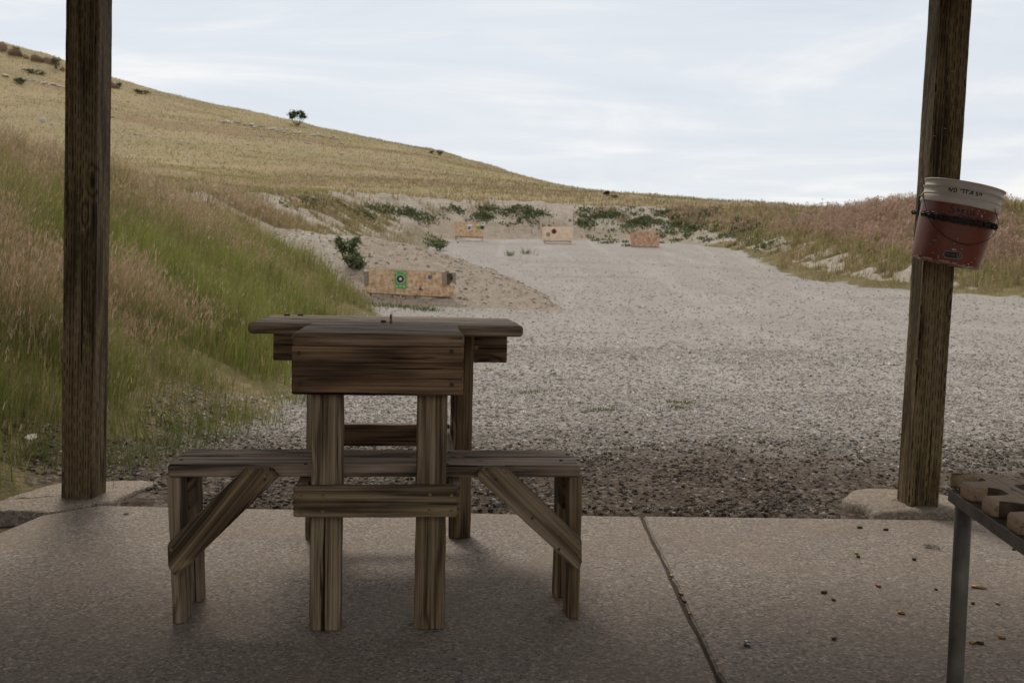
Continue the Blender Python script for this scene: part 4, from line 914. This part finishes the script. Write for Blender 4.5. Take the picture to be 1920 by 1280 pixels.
# ---------------------------------------------------------------- gravel stones
def ico():
    bm = bmesh.new(); bmesh.ops.create_icosphere(bm, subdivisions=1, radius=1); bm.verts.ensure_lookup_table()
    v = np.array([x.co[:] for x in bm.verts]); f = np.array([[a.index for a in q.verts] for q in bm.faces]); bm.free(); return v, f
IV, IF = ico()
def stones(P, size, flat, cols, seed=0):
    r = np.random.default_rng(seed); n = len(P); k = len(IV)
    sc = size[:, None]*np.stack([r.uniform(.7, 1.3, n), r.uniform(.6, 1.1, n), flat], 1)*.5
    vv = IV[None]*(1+r.uniform(-.22, .22, (n, k, 1))); vv = vv*sc[:, None]
    a = r.uniform(0, 6.28, n); ca, sa = np.cos(a)[:, None], np.sin(a)[:, None]; x = vv[..., 0]*ca-vv[..., 1]*sa; y = vv[..., 0]*sa+vv[..., 1]*ca
    tx, ty = r.normal(0, .25, (n, 1)), r.normal(0, .25, (n, 1)); z = vv[..., 2]+x*tx+y*ty
    V = np.stack([x+P[:, :1], y+P[:, 1:2], z+P[:, 2:3]], -1).reshape(-1, 3); T = (IF[None]+(np.arange(n)*k)[:, None, None]).reshape(-1, 3)
    return V, T, np.repeat(cols, k, 0)
def palette(n, r, pal, w):
    i = r.choice(len(pal), n, p=np.array(w)/sum(w)); c = np.array(pal)[i]*r.uniform(.75, 1.25, (n, 1)); return c
def gravel_zone(y0, y1, dens, smin, smax, seed, fade=0):
    r = np.random.default_rng(seed); xm = y1*.60+2.0; n = int((y1-y0)*2*xm*dens); x = r.uniform(-xm, xm, n); y = r.uniform(y0, y1, n)
    k = (np.abs(x) < y*.60+2.0) & (r.random(n) > fade*(y-y0)/(y1-y0)); x, y = x[k], y[k]; z, d, s, zc, wd, spur, t = terrain(x, y, True)
    e = y+(fbm(x*1.3, y*1.3, 4, 91)-.5)*2.0; damp = 1-sst(e, 5.3, 7.5)
    keep = (d+(fbm(x*1.5, y*1.5, 3, 95)-.5)*1.6 < .45) & ~spur & (r.random(len(x)) < np.where(damp > .5, .36+.9*sst(fbm(x*2.2, y*2.2, 3, 99), .45, .62), 1)); keep &= (y > 4.43)
    keep &= ~((np.hypot(x-rc.x, y-rc.y) < .37)); keep &= ~((x < -1.55) & (y < 4.95-.32*np.clip((x+2.0)/.4, 0, 1)) & (x > -2.7))
    x, y, z, damp = x[keep], y[keep], z[keep], damp[keep]; n = len(x)
    size = smin+(smax-smin)*r.random(n)**3.2
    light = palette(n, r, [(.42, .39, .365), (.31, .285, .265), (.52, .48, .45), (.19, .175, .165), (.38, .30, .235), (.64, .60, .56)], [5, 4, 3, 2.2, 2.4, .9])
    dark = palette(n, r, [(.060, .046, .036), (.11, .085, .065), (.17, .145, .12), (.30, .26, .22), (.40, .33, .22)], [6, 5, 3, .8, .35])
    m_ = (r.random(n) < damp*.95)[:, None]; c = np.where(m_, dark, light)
    c = c+(np.array([.385, .36, .335])-c)*(sst(y, 10, 26)*.65)[:, None]; flat = r.uniform(.35, .75, n); return stones(np.stack([x, y, z+size*.08], 1), size, flat, c, seed)
parts = [gravel_zone(4.42, 6.6, 3400, .007, .030, 1), gravel_zone(6.6, 9.5, 1700, .010, .034, 2), gravel_zone(9.5, 14, 560, .014, .042, 3, .35), gravel_zone(12, 22, 200, .020, .055, 4, 1), gravel_zone(20, 44, 34, .03, .08, 5, 1)]
def scree(seed):
    r = np.random.default_rng(seed); n = 9000; x = r.uniform(-9, 1.5, n); y = r.uniform(21.4, 30, n); z, d, s, zc, wd, spur, t = terrain(x, y, True); k = spur; x, y, z = x[k], y[k], z[k]; n = len(x)
    size = .02+.09*r.random(n)**5; c = palette(n, r, [(.36, .31, .26), (.30, .25, .20), (.44, .39, .34), (.24, .20, .16)], [4, 4, 2, 1]); return stones(np.stack([x, y, z], 1), size, r.uniform(.4, .8, n), c, seed)
parts.append(scree(6))
def merge(parts):
    o = 0; Vs, Ts, Cs = [], [], []
    for v, t, c in parts: Vs.append(v); Ts.append(t+o); Cs.append(c); o += len(v)
    return np.concatenate(Vs), np.concatenate(Ts), np.concatenate(Cs)
V_, T_s, C_ = merge(parts); tag(link('gravel', np_mesh('gravel', V_, T_s, C_), M_STONE), 'loose grey and tan gravel covering the range floor', 'gravel', kind='stuff')
# ---------------------------------------------------------------- grass
def blades(P, h, w_, lean, az, c0, c1, seed=0, bend=1.):
    """3-triangle blades: P base (n,3)"""
    r = np.random.default_rng(seed); n = len(P); f = r.uniform(0, 6.28, n); wx, wy = np.cos(f)*w_/2, np.sin(f)*w_/2
    dx, dy = np.cos(az)*lean, np.sin(az)*lean; V = np.zeros((n, 5, 3))
    V[:, 0] = P+np.stack([-wx, -wy, -.01+0*h], 1); V[:, 1] = P+np.stack([wx, wy, -.01+0*h], 1)
    mx, my = dx*h*.35, dy*h*.35; V[:, 2] = P+np.stack([mx-wx*.8, my-wy*.8, h*.6], 1); V[:, 3] = P+np.stack([mx+wx*.8, my+wy*.8, h*.6], 1)
    V[:, 4] = P+np.stack([dx*h*bend, dy*h*bend, h*np.sqrt(np.clip(1-(lean*bend)**2*.6, .1, 1))], 1)
    T = np.array([[0, 1, 3], [0, 3, 2], [2, 3, 4]])[None]+(np.arange(n)*5)[:, None, None]
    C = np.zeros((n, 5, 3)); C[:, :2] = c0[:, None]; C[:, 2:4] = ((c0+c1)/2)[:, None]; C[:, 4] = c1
    return V.reshape(-1, 3), T.reshape(-1, 3), C.reshape(-1, 3)
GREEN = np.array([(.185, .220, .048), (.240, .260, .068), (.140, .165, .038), (.285, .275, .088)]); STRAW = np.array([(.40, .31, .165), (.33, .255, .125), (.48, .385, .23), (.28, .225, .10)])
PINK = np.array([(.52, .355, .265), (.60, .44, .34), (.44, .28, .205)])
PINKR = np.array([(.43, .28, .215), (.50, .36, .28), (.36, .235, .175)])
PATCH = [(hit(x, y), r*.85) for x, y, r in ((50, 520, .75), (80, 600, .7), (20, 640, .6), (110, 560, .6), (235, 600, .55), (300, 610, .55), (215, 640, .4), (330, 420, 1.3), (420, 395, 1.2), (280, 380, 1.1), (470, 400, 1.2), (90, 330, .8), (60, 350, .8))]
def cover(x, y, d, s, t):
    """dryness and pinkness from real position on the slope"""
    n = fbm(x*.55, y*.55, 4, 101); n2 = fbm(x*1.7, y*1.7, 3, 111); ns = fbm(s*.7, d*.18, 4, 121)
    left = x < 2
    dry = np.where(left, np.clip(.06+.74*sst(t, .28, .76)+(n-.5)*1.5+.25*sst(-x-.25*y, 1.5, 4)*sst(12-y, 0, 4)+.6*sst(y, 23, 31), .08, .97), .80+(n-.5)*.9)
    pink = np.where(left, 0., (.55+.45*sst(ns, .40, .56))*sst(t, .30, .46)*(1-.7*sst(x, 16, 17.5))*1.2)
    for p, r in PATCH: pink = np.maximum(pink, np.where(left, np.exp(-((x-p.x)**2+(y-p.y)**2)/(r*r))*(.25+n2), 0))
    pink = np.maximum(pink, np.where(left, sst(t, .5, .8)*sst(y, 14, 22)*sst(n, .45, .62)*.5, 0))
    return np.clip(dry, 0, 1), np.clip(pink, 0, 1)
def grass_zone(x0, x1, y0, y1, dens, wmin, hmin, hmax, seed, dmin=0., dmaxw=99, clump=.5, head=0.):
    r = np.random.default_rng(seed); n = int((x1-x0)*(y1-y0)*dens); x = r.uniform(x0, x1, n); y = r.uniform(y0, y1, n)
    k = np.abs(x) < y*.60+1.2; x, y = x[k], y[k]; z, d, s, zc, wd, spur, t = terrain(x, y, True); ch, di = masks(x, y, d, s, t, spur, d-wd)
    edge = d+(fbm(x*1.2, y*1.2, 3, 131)-.5)*1.8
    pr_ = sst(edge, dmin-.15, dmin+1.0)*(1-ch*.985)*(1-.75*sst(y, 16, 22)*sst(-x, 2, 3)*sst(d-wd, -.4, .3))*(1-di*.97)*(d-wd < dmaxw); cl = fbm(x*2.6, y*2.6, 3, 141); pr_ = pr_*np.clip(.35+clump*2.2*(cl-.28), .1, 1.15)
    k = r.random(len(x)) < pr_; x, y, z, d, s, t, wd, cl, edge = [q[k] for q in (x, y, z, d, s, t, wd, cl, edge)]; n = len(x)
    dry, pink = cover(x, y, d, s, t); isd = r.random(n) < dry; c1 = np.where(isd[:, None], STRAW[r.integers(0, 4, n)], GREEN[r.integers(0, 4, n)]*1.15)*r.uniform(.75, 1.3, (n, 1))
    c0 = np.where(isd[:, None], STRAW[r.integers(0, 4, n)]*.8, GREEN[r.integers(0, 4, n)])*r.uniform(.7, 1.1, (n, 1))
    pk = r.random(n) < pink*.8; PK = np.where((x > 5)[:, None], PINKR[r.integers(0, 3, n)], PINK[r.integers(0, 3, n)]); c1 = np.where(pk[:, None], PK*r.uniform(.8, 1.2, (n, 1)), c1); c0 = np.where((pk & (x > 5))[:, None], PK*.8, c0)
    cm = .62+.76*fbm(x*3.1, y*3.1, 3, 171)[:, None]; c0 = c0*cm; c1 = c1*cm
    h = (hmin+(hmax-hmin)*r.random(n)**1.3)*(.35+1.2*cl)*np.clip(.35+.5*np.clip(edge, 0, 1.3), .3, 1); wdt = wmin*r.uniform(.7, 1.5, n)
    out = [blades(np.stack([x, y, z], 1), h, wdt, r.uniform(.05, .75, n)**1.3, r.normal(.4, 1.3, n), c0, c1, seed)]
    if head:   # drooping seed heads: short fat blades at the tips
        kk_ = r.random(n) < head*(.10+pink*1.5+dry*.2)
        for j in range(4):
            m = int(kk_.sum()); lx_, ly_ = r.normal(0, .035, m), r.normal(0, .035, m)
            Pn = np.stack([x[kk_]+lx_, y[kk_]+ly_, z[kk_]+h[kk_]*r.uniform(.72, 1.0, m)], 1)
            cc = np.where((r.random(m) < .3+pink[kk_])[:, None], PK[kk_], STRAW[r.integers(0, 4, m)])*r.uniform(.8, 1.25, (m, 1))
            out.append(blades(Pn, r.uniform(.018, .045, m)*(1+wmin*28), wdt[kk_]*.9+.0012, r.uniform(.5, 1.0, m), r.normal(.4, 1.2, m), cc, cc, seed+j))
    return merge(out)
def grass_obj(name, parts, label):
    v, t_, c = merge(parts); tag(link(name, np_mesh(name, v, t_, c), M_GRASS), label, 'grass', kind='stuff')
grass_obj('bank_grass', [grass_zone(-8, -1.2, 4.2, 8.5, 3600, .0034, .20, .52, 201, head=.3), grass_zone(-10, -1.0, 8.5, 14, 2300, .0050, .22, .56, 202, head=.3),
    grass_zone(-13, -1.4, 14, 22, 950, .0085, .25, .58, 203, head=.25), grass_zone(-18, -2, 22, 34, 360, .015, .2, .5, 204, head=.15), grass_zone(-24, -2.5, 34, 47, 170, .024, .14, .34, 205, head=.1)],
    'tall green and pink-headed grass covering the left bank')
grass_obj('bank_grass', [grass_zone(8.6, 26, 22, 34, 210, .022, .2, .5, 211, head=.35), grass_zone(8, 27, 34, 46, 170, .028, .2, .5, 212, head=.35), grass_zone(-8, 24, 46, 60, 60, .035, .15, .4, 213, head=.15)],
    'dry pinkish grass on the right and far banks')
def hill_zone(y0, y1, dens, wmin, hmin, hmax, seed):
    r = np.random.default_rng(seed); xm0, xm1 = -y1*.62, 35; n = int((y1-y0)*(xm1-xm0)*dens); x = r.uniform(xm0, xm1, n); y = r.uniform(y0, y1, n)
    k = (np.abs(x) < y*.60+2); x, y = x[k], y[k]; z, d, s, zc, wd, spur, t = terrain(x, y, True)
    cl = fbm(x*.25, y*.25, 4, 151); k = (d > wd-.5) & (r.random(len(x)) < .25+cl); x, y, z, cl = x[k], y[k], z[k], cl[k]; n = len(x)
    g = (r.random(n) < .18+.5*sst(fbm(x*.08, y*.08, 3, 161), .45, .6))[:, None]; c = np.where(g, GREEN[r.integers(0, 4, n)]*.9+np.array([.10, .075, .04]), STRAW[r.integers(0, 4, n)]*np.array([.86, .84, .98]))*r.uniform(.8, 1.2, (n, 1))*(.72+.56*fbm(x*.11, y*.16, 4, 181))[:, None]
    return blades(np.stack([x, y, z], 1), r.uniform(hmin, hmax, n), wmin*r.uniform(.6, 1.6, n), r.uniform(0, .7, n), r.normal(.4, 1.3, n), c*.85, c, seed)
grass_obj('hill_grass', [hill_zone(18, 45, 70, .016, .12, .34, 301), hill_zone(45, 80, 30, .03, .10, .26, 302), hill_zone(80, 152, 10, .05, .08, .22, 303)], 'short dry grass over the hillside behind the banks')
# leafy green tufts along the foot of the near bank and sprigs on the gravel
def tuft(P, n, h, spread, c, seed, w_=.006):
    r = np.random.default_rng(seed); a = r.uniform(0, 6.28, n); q = np.abs(r.normal(0, spread, n)); pts = np.stack([P.x+q*np.cos(a), P.y+q*np.sin(a), np.full(n, P.z)], 1)
    pts[:, 2] = terrain(pts[:, 0], pts[:, 1]); cc = np.array(c)[None]*r.uniform(.7, 1.35, (n, 1)); return blades(pts, h*r.uniform(.4, 1.1, n), np.full(n, w_), r.uniform(.15, .9, n), a, cc*.8, cc, seed)
tp = []
for i, (x, y, n, h, s_) in enumerate([(250, 850, 260, .17, .13), (300, 835, 260, .18, .13), (350, 815, 320, .20, .15), (385, 800, 220, .18, .12), (410, 820, 150, .14, .10), (450, 785, 120, .15, .1), (225, 870, 220, .14, .12), (60, 860, 300, .14, .2), (100, 850, 200, .16, .15),
    (30, 875, 160, .12, .15), (560, 755, 120, .16, .12), (535, 760, 90, .14, .1), (500, 775, 60, .10, .1), (320, 860, 150, .12, .14), (280, 875, 90, .09, .12), (560, 790, 30, .07, .15), (470, 800, 40, .07, .12), (400, 845, 60, .07, .15)]):
    tp.append(tuft(hit(x, y), int(n*.55), h*.9, s_*1.5, (.165, .20, .055) if i % 3 else (.21, .21, .08), 400+i, .004))
for i, (x, y, n, h, s_) in enumerate([(980, 738, 70, .035, .12), (1130, 770, 80, .035, .07), (1262, 756, 50, .04, .06), (1290, 757, 50, .04, .07), (1275, 766, 60, .035, .07), (1005, 735, 30, .03, .06), (1050, 714, 30, .03, .05), (1085, 711, 30, .03, .05), (920, 694, 20, .04, .05),
    (1233, 769, 30, .03, .08), (1560, 770, 30, .03, .09), (1420, 812, 40, .02, .08), (1085, 757, 30, .03, .07), (1565, 688, 20, .04, .05), (720, 575, 60, .12, .3), (757, 577, 60, .1, .2), (790, 581, 60, .1, .2), (808, 583, 60, .1, .15), (985, 476, 40, .3, .15), (955, 480, 40, .3, .1)]):
    tp.append(tuft(hit(x, y), n, h, s_, (.13, .17, .05), 440+i, .006 if y > 600 else .02))
grass_obj('weed_tufts', tp, 'bright green tufts at the foot of the left bank and dotted on the gravel')
# low weeds on the chalk of the far bank
def weeds(lst, seed, ybase):
    out = []; r = np.random.default_rng(seed)
    for (x, y, w_, h_, n) in lst:
        for j in range(n):
            p = hit(x+r.normal(0, w_), y+r.normal(0, h_), ybase); m = 22; q = r.normal(0, .17, (m, 2)); X = p.x+q[:, 0]; Y = p.y+q[:, 1]
            c = np.array([(.125, .145, .062)])*r.uniform(.6, 1.5, (m, 1)); out.append(blades(np.stack([X, Y, terrain(X, Y)], 1), r.uniform(.05, .16, m), np.full(m, .075), r.uniform(.5, 1.15, m), r.uniform(0, 6.28, m), c*.8, c, seed+j))
    return out
wl = [(715, 392, 14, 4, 16), (760, 400, 18, 4, 16), (690, 405, 16, 5, 14), (800, 408, 14, 6, 12), (855, 395, 10, 4, 10), (915, 392, 12, 3, 14), (910, 408, 14, 5, 16), (960, 398, 10, 6, 14), (990, 400, 8, 6, 12), (1010, 405, 10, 4, 8), (1095, 402, 14, 6, 18), (1100, 415, 12, 5, 12), (1155, 407, 18, 3, 20), (1195, 415, 12, 8, 26), (1180, 425, 14, 5, 10),
      (1245, 400, 14, 5, 14), (1250, 418, 16, 6, 20), (1290, 425, 20, 7, 26), (1300, 405, 18, 6, 16), (1340, 398, 16, 5, 10), (1330, 440, 20, 8, 10), (980, 420, 30, 6, 8), (1140, 450, 20, 8, 10), (1260, 445, 20, 6, 8), (1370, 440, 30, 10, 12), (1430, 460, 30, 10, 14), (1400, 420, 25, 8, 10), (1480, 425, 25, 10, 8), (600, 385, 18, 8, 14), (560, 372, 15, 8, 8), (820, 455, 10, 4, 9), (812, 460, 6, 3, 6)]
grass_obj('bank_weeds', weeds(wl, 501, 24), 'low dark green weeds scattered over the pale far bank')
# ---------------------------------------------------------------- shrubs, tree, rocks
M_TWIG = plain('twig_bark', (.09, .07, .05), .9)
def shrub(name, px, py, wpx, hpx, label, cat, n=900, colr=(.055, .085, .025), leaf=.04, dmin=8, dmax=400, trunk=False, loc=None, seed=0, group=None, dens=1, lobes=None):
    p = loc or hit(px, py, dmin, dmax); sc = p.y/FPX; W, Hh = wpx*sc, hpx*sc; r = np.random.default_rng(seed+int(px)); root = empty(name, p, 0, label, cat, group)
    lobes = lobes or [(r.uniform(-.32, .32), r.uniform(-.3, .3), r.uniform(.35, .75), r.uniform(.18, .3)) for _ in range(9)]
    li = r.integers(0, len(lobes), n); Lb = np.array(lobes)[li]; dvec = r.normal(0, 1, (n, 3)); dvec /= np.linalg.norm(dvec, axis=1)[:, None]; rad = np.abs(r.normal(0, .62, n))
    c = np.stack([(Lb[:, 0]+dvec[:, 0]*rad*Lb[:, 3])*W, (Lb[:, 1]+dvec[:, 1]*rad*Lb[:, 3])*W, np.clip(Lb[:, 2]+dvec[:, 2]*rad*Lb[:, 3], .02, 1.1)*Hh], 1)
    a = r.normal(0, 1, (n, 3)); a /= np.linalg.norm(a, axis=1)[:, None]; b = np.cross(a, r.normal(0, 1, (n, 3))); b /= np.linalg.norm(b, axis=1)[:, None]; sz = leaf*r.uniform(.6, 1.4, (n, 1))
    V = np.stack([c-a*sz, c+b*sz*.5, c+a*sz, c-b*sz*.5], 1).reshape(-1, 3); Tq = np.arange(4*n).reshape(-1, 4); cl = np.array(colr)[None]*r.uniform(.8, 2.3, (n, 1)); C = np.repeat(cl, 4, 0)
    link('foliage', np_mesh(name+'_foliage', V, Tq, C), M_LEAF, root)
    bm = bmesh.new(); base = Vector((0, 0, -.05))
    for (lx_, ly_, lz_, lr_) in lobes:
        e = Vector((lx_*W, ly_*W, lz_*Hh)); m = base.lerp(e, .5)+Vector((lx_*W*.15, 0, -.04*Hh)); rad_ = max(.01, W*.016)
        tube('', spline([base, m, e], 4), rad_, None, seg=5, bm=bm)
    bm_obj('stems' if not trunk else 'trunk', bm, M_TWIG, root); return root
tl = [(-.34, 0, .72, .17), (-.18, .1, .86, .14), (-.12, -.1, .60, .15), (.02, 0, .80, .13), (.16, .1, .62, .14), (.30, 0, .72, .16), (.40, -.1, .55, .13), (.22, 0, .86, .12), (-.30, .1, .52, .12)]
def ridge_hit(px, py):     # last terrain point seen just under the skyline
    for q in range(0, 60):
        p = hit(px, py+q*.7, 30, 320)
        if p.y < 300: return p
    return p
shrub('juniper_tree', 557, 236, 36, 29, 'lone small dark juniper with forked trunk on the hill skyline', 'tree', 2600, (.040, .060, .018), .10, trunk=True, loc=ridge_hit(557, 236), lobes=tl)
for i, (x, y, w_, h_, lab, cl_) in enumerate([(105, 131, 26, 25, 'grey-green bush on the skyline just left of the left post', (.085, .09, .055)), (29, 99, 20, 13, 'bush topping the rocks at the far left skyline', (.08, .085, .05)),
    (223, 167, 12, 13, 'small bush beside the rock just right of the left post on the skyline', (.045, .055, .025)), (268, 177, 36, 7, 'low flat dark shrub on the skyline right of the left post', (.05, .065, .025)),
    (39, 158, 28, 12, 'low dark shrub on the hillside below the far left rocks', (.05, .065, .025)), (1137, 367, 13, 9, 'small dark shrub on the lower skyline left of centre sky', (.035, .03, .02)), (1152, 371, 12, 4, 'tiny low shrub just right of the dark one on the lower skyline', (.05, .045, .03)),
    (809, 288, 10, 5, 'small brown shrub on the skyline above the far targets', (.07, .055, .035)), (825, 292, 14, 12, 'bare thin twiggy shrub on the mid skyline', (.10, .08, .065)), (66, 140, 40, 8, 'low green shrub patch below the skyline rocks', (.08, .09, .035))]):
    shrub('hill_shrub', x, y, w_, h_, lab, 'shrub', 700 if w_ > 20 else 260, cl_, .09, loc=ridge_hit(x, y), seed=i, group='shrubs on the hill')
shrub('bank_shrub', 658, 502, 66, 56, 'large dark green bush on the bare spur above the near target', 'shrub', 2600, (.105, .125, .062), .045, 14, seed=40, lobes=[(-.3, 0, .78, .17), (-.22, .1, .62, .17), (.05, 0, .80, .15), (.14, 0, .92, .12), (0, .1, .55, .2), (.1, 0, .35, .22), (.2, -.1, .2, .2), (-.05, .05, .3, .16), (.25, 0, .1, .14), (-.36, 0, .9, .10)])
shrub('bank_shrub', 232, 337, 24, 22, 'small green bush at the top of the left bank beside the left post', 'shrub', 900, (.06, .09, .03), .035, 8, seed=41)
shrub('bank_shrub', 285, 358, 20, 18, 'loose green weed bush in the chalk right of the left post', 'shrub', 350, (.09, .115, .05), .035, 8, seed=42)
shrub('bank_shrub', 822, 470, 34, 16, 'sprawling green weed on the right shoulder of the bare spur', 'shrub', 500, (.07, .10, .04), .05, 14, seed=43)
def rock(name, p, size, label, group, seed, c=(.48, .44, .39), flat=.6, cat='rock'):
    r = np.random.default_rng(seed); bm = bmesh.new(); bmesh.ops.create_icosphere(bm, subdivisions=2, radius=1); s = r.uniform(.7, 1.3, 3)
    cuts = [(r.normal(0, 1, 3), r.uniform(.55, .85)) for _ in range(7)]
    for v in bm.verts:
        q = np.array(v.co[:])
        for nn, dd in cuts:
            nn = nn/np.linalg.norm(nn); k = q @ nn
            if k > dd: q = q-nn*(k-dd)
        q = q*(1+r.uniform(-.05, .05)); v.co = Vector((q[0]*s[0]*size, q[1]*s[1]*size, q[2]*s[2]*size*flat))
    me = D.meshes.new(name); bm.to_mesh(me); bm.free(); a = me.color_attributes.new('col', 'FLOAT_COLOR', 'POINT'); cc = np.ones((len(me.vertices), 4), np.float32); cc[:, :3] = np.array(c)*r.uniform(.85, 1.15); a.data.foreach_set('color', cc.ravel())
    o = link(name, me, M_ROCK); o.location = (p.x, p.y, p.z+size*flat*.25); o.rotation_euler = (0, 0, r.uniform(0, 6.28)); return tag(o, label, cat, group)
G_ = 'pale rocks on the hillside'
rr = random.Random(21)
RK = [(80, 228, 9, 'largest white rock on the hillside left of the left post'), (98, 236, 6, 'flat pale rock touching the largest white rock left of the left post'), (66, 112, 4, 'small pale rock just under the skyline outcrops at far left'),
 (10, 143, 7, 'pale slab of rock at the far left edge below the skyline'), (279, 218, 3, 'small pale rock alone on the slope, fourth of the way across'), (240, 192, 3, 'tiny pale rock just below the skyline right of the left post'),
 (210, 220, 4, 'pale rock peeping out at the right edge of the left post'), (575, 270, 5, 'large white rock on the slope straight below the juniper'), (551, 255, 4, 'pale rock on the slope between the juniper ledge and the large white rock'),
 (490, 257, 4, 'pale flat rock below the left half of the juniper ledge'), (465, 272, 3, 'small pale rock low on the slope left of the large white rock'), (415, 229, 4, 'pale rock just left of the start of the juniper ledge'), (337, 247, 3, 'small rock alone in mid slope, far left of the juniper'),
 (640, 270, 4, 'pale rock right of the large white one, at the lower end of the ledge'), (690, 262, 3, 'small pale rock near the skyline right of the juniper'), (640, 290, 3, 'small rock lowest of those right of the juniper'), (726, 274, 3, 'tiny pale rock on the skyline slope farthest right')]
for i, (x, y, s_, lab) in enumerate(RK):
    p = hit(x, y, 20, 330); rock('hillside_rock', p, s_*p.y/FPX*1.05, lab, G_, 600+i)
def ledge(name, pts, label, seed):
    """one broken bedrock ledge cropping out of the slope; its blocks are its parts"""
    r = np.random.default_rng(seed); p0 = hit(pts[len(pts)//2][0], pts[len(pts)//2][1], 20, 330); root = empty(name, p0, 0, label, 'rock ledge', 'rock ledges on the hillside')
    for i, (x, y, s_) in enumerate(pts):
        p = hit(x, y, 20, 330); o = rock('rock_block', p, s_*p.y/FPX*1.15, None, None, seed*100+i, (.52, .47, .41)); o.parent = root; o.location = o.location-p0
        if 'category' in o: del o['category']
ledge('rock_ledge', [(x+rr.uniform(-3, 3), 228.5+(x-420)*.150+rr.uniform(-1.5, 3), rr.uniform(2.2, 5)) for x in range(420, 640, 6)], 'long broken pale ledge running under the lone juniper', 1)
ledge('rock_ledge', [(x+rr.uniform(-3, 3), 148+(x-40)*.22+rr.uniform(-2, 2), rr.uniform(2.5, 5)) for x in range(40, 122, 5)], 'broken pale ledge on the upper slope left of the left post', 2)
ledge('rock_ledge', [(x+rr.uniform(-3, 3), 246+(x-215)*.16+rr.uniform(-1.5, 2), rr.uniform(1.2, 2.6)) for x in range(205, 360, 8)], 'faint low ledge crossing the middle slope right of the left post', 3)
ledge('rock_ledge', [(x+rr.uniform(-5, 5), 326+(x-660)*.09+rr.uniform(-2, 5), rr.uniform(1., 2.4)) for x in range(660, 850, 8)], 'low broken ledge on the lower slope above the far bank', 4)
bm = bmesh.new(); r = np.random.default_rng(77)
for k in range(150):
    x = rr.uniform(205, 1050); p = hit(x, rr.uniform(190+(x-210)*.19+8, 330+(x-210)*.05), 20, 330)
    if p.y > 300: continue
    m = bmesh.ops.create_icosphere(bm, subdivisions=1, radius=1)['verts']; q = rr.uniform(.6, 1.6)*p.y/FPX
    for v in m: v.co = Vector((v.co.x*q*rr.uniform(.8, 1.3), v.co.y*q, v.co.z*q*.6))+p
me = D.meshes.new('loose_stones'); bm.to_mesh(me); bm.free(); a = me.color_attributes.new('col', 'FLOAT_COLOR', 'POINT'); cc = np.ones((len(me.vertices), 4), np.float32); cc[:, :3] = (.42, .37, .32); a.data.foreach_set('color', cc.ravel())
tag(link('loose_stones', me, M_ROCK), 'loose small stones strewn over the dry hillside', 'stones', kind='stuff')
for i, (x, y, s_, lab) in enumerate([(3, 95, 12, 'brown rock outcrop at the far left end of the skyline'), (30, 104, 11, 'brown rock outcrop under the far left skyline bush'), (49, 110, 7, 'small brown boulder between the two skyline outcrops'), (72, 114, 11, 'rounded brown outcrop in the middle of the skyline rocks'), (90, 119, 9, 'brown outcrop touching the skyline bush'), (212, 164, 9, 'small brown rock on the skyline just right of the left post'), (117, 133, 6, 'brown rock against the left edge of the left post')]):
    p = ridge_hit(x, y); rock('rock_outcrop', p, s_*p.y/FPX*1.15, lab, 'brown outcrops on the skyline', 700+i, (.22, .145, .095), .8)
rock('stone', atZ(236, 964, .0), .011, 'small tan pebble on the slab right of the left post', None, 9, (.3, .25, .19), .7, 'stone')
print('tris', sum(len(o.data.polygons) for o in D.objects if o.type == 'MESH'))
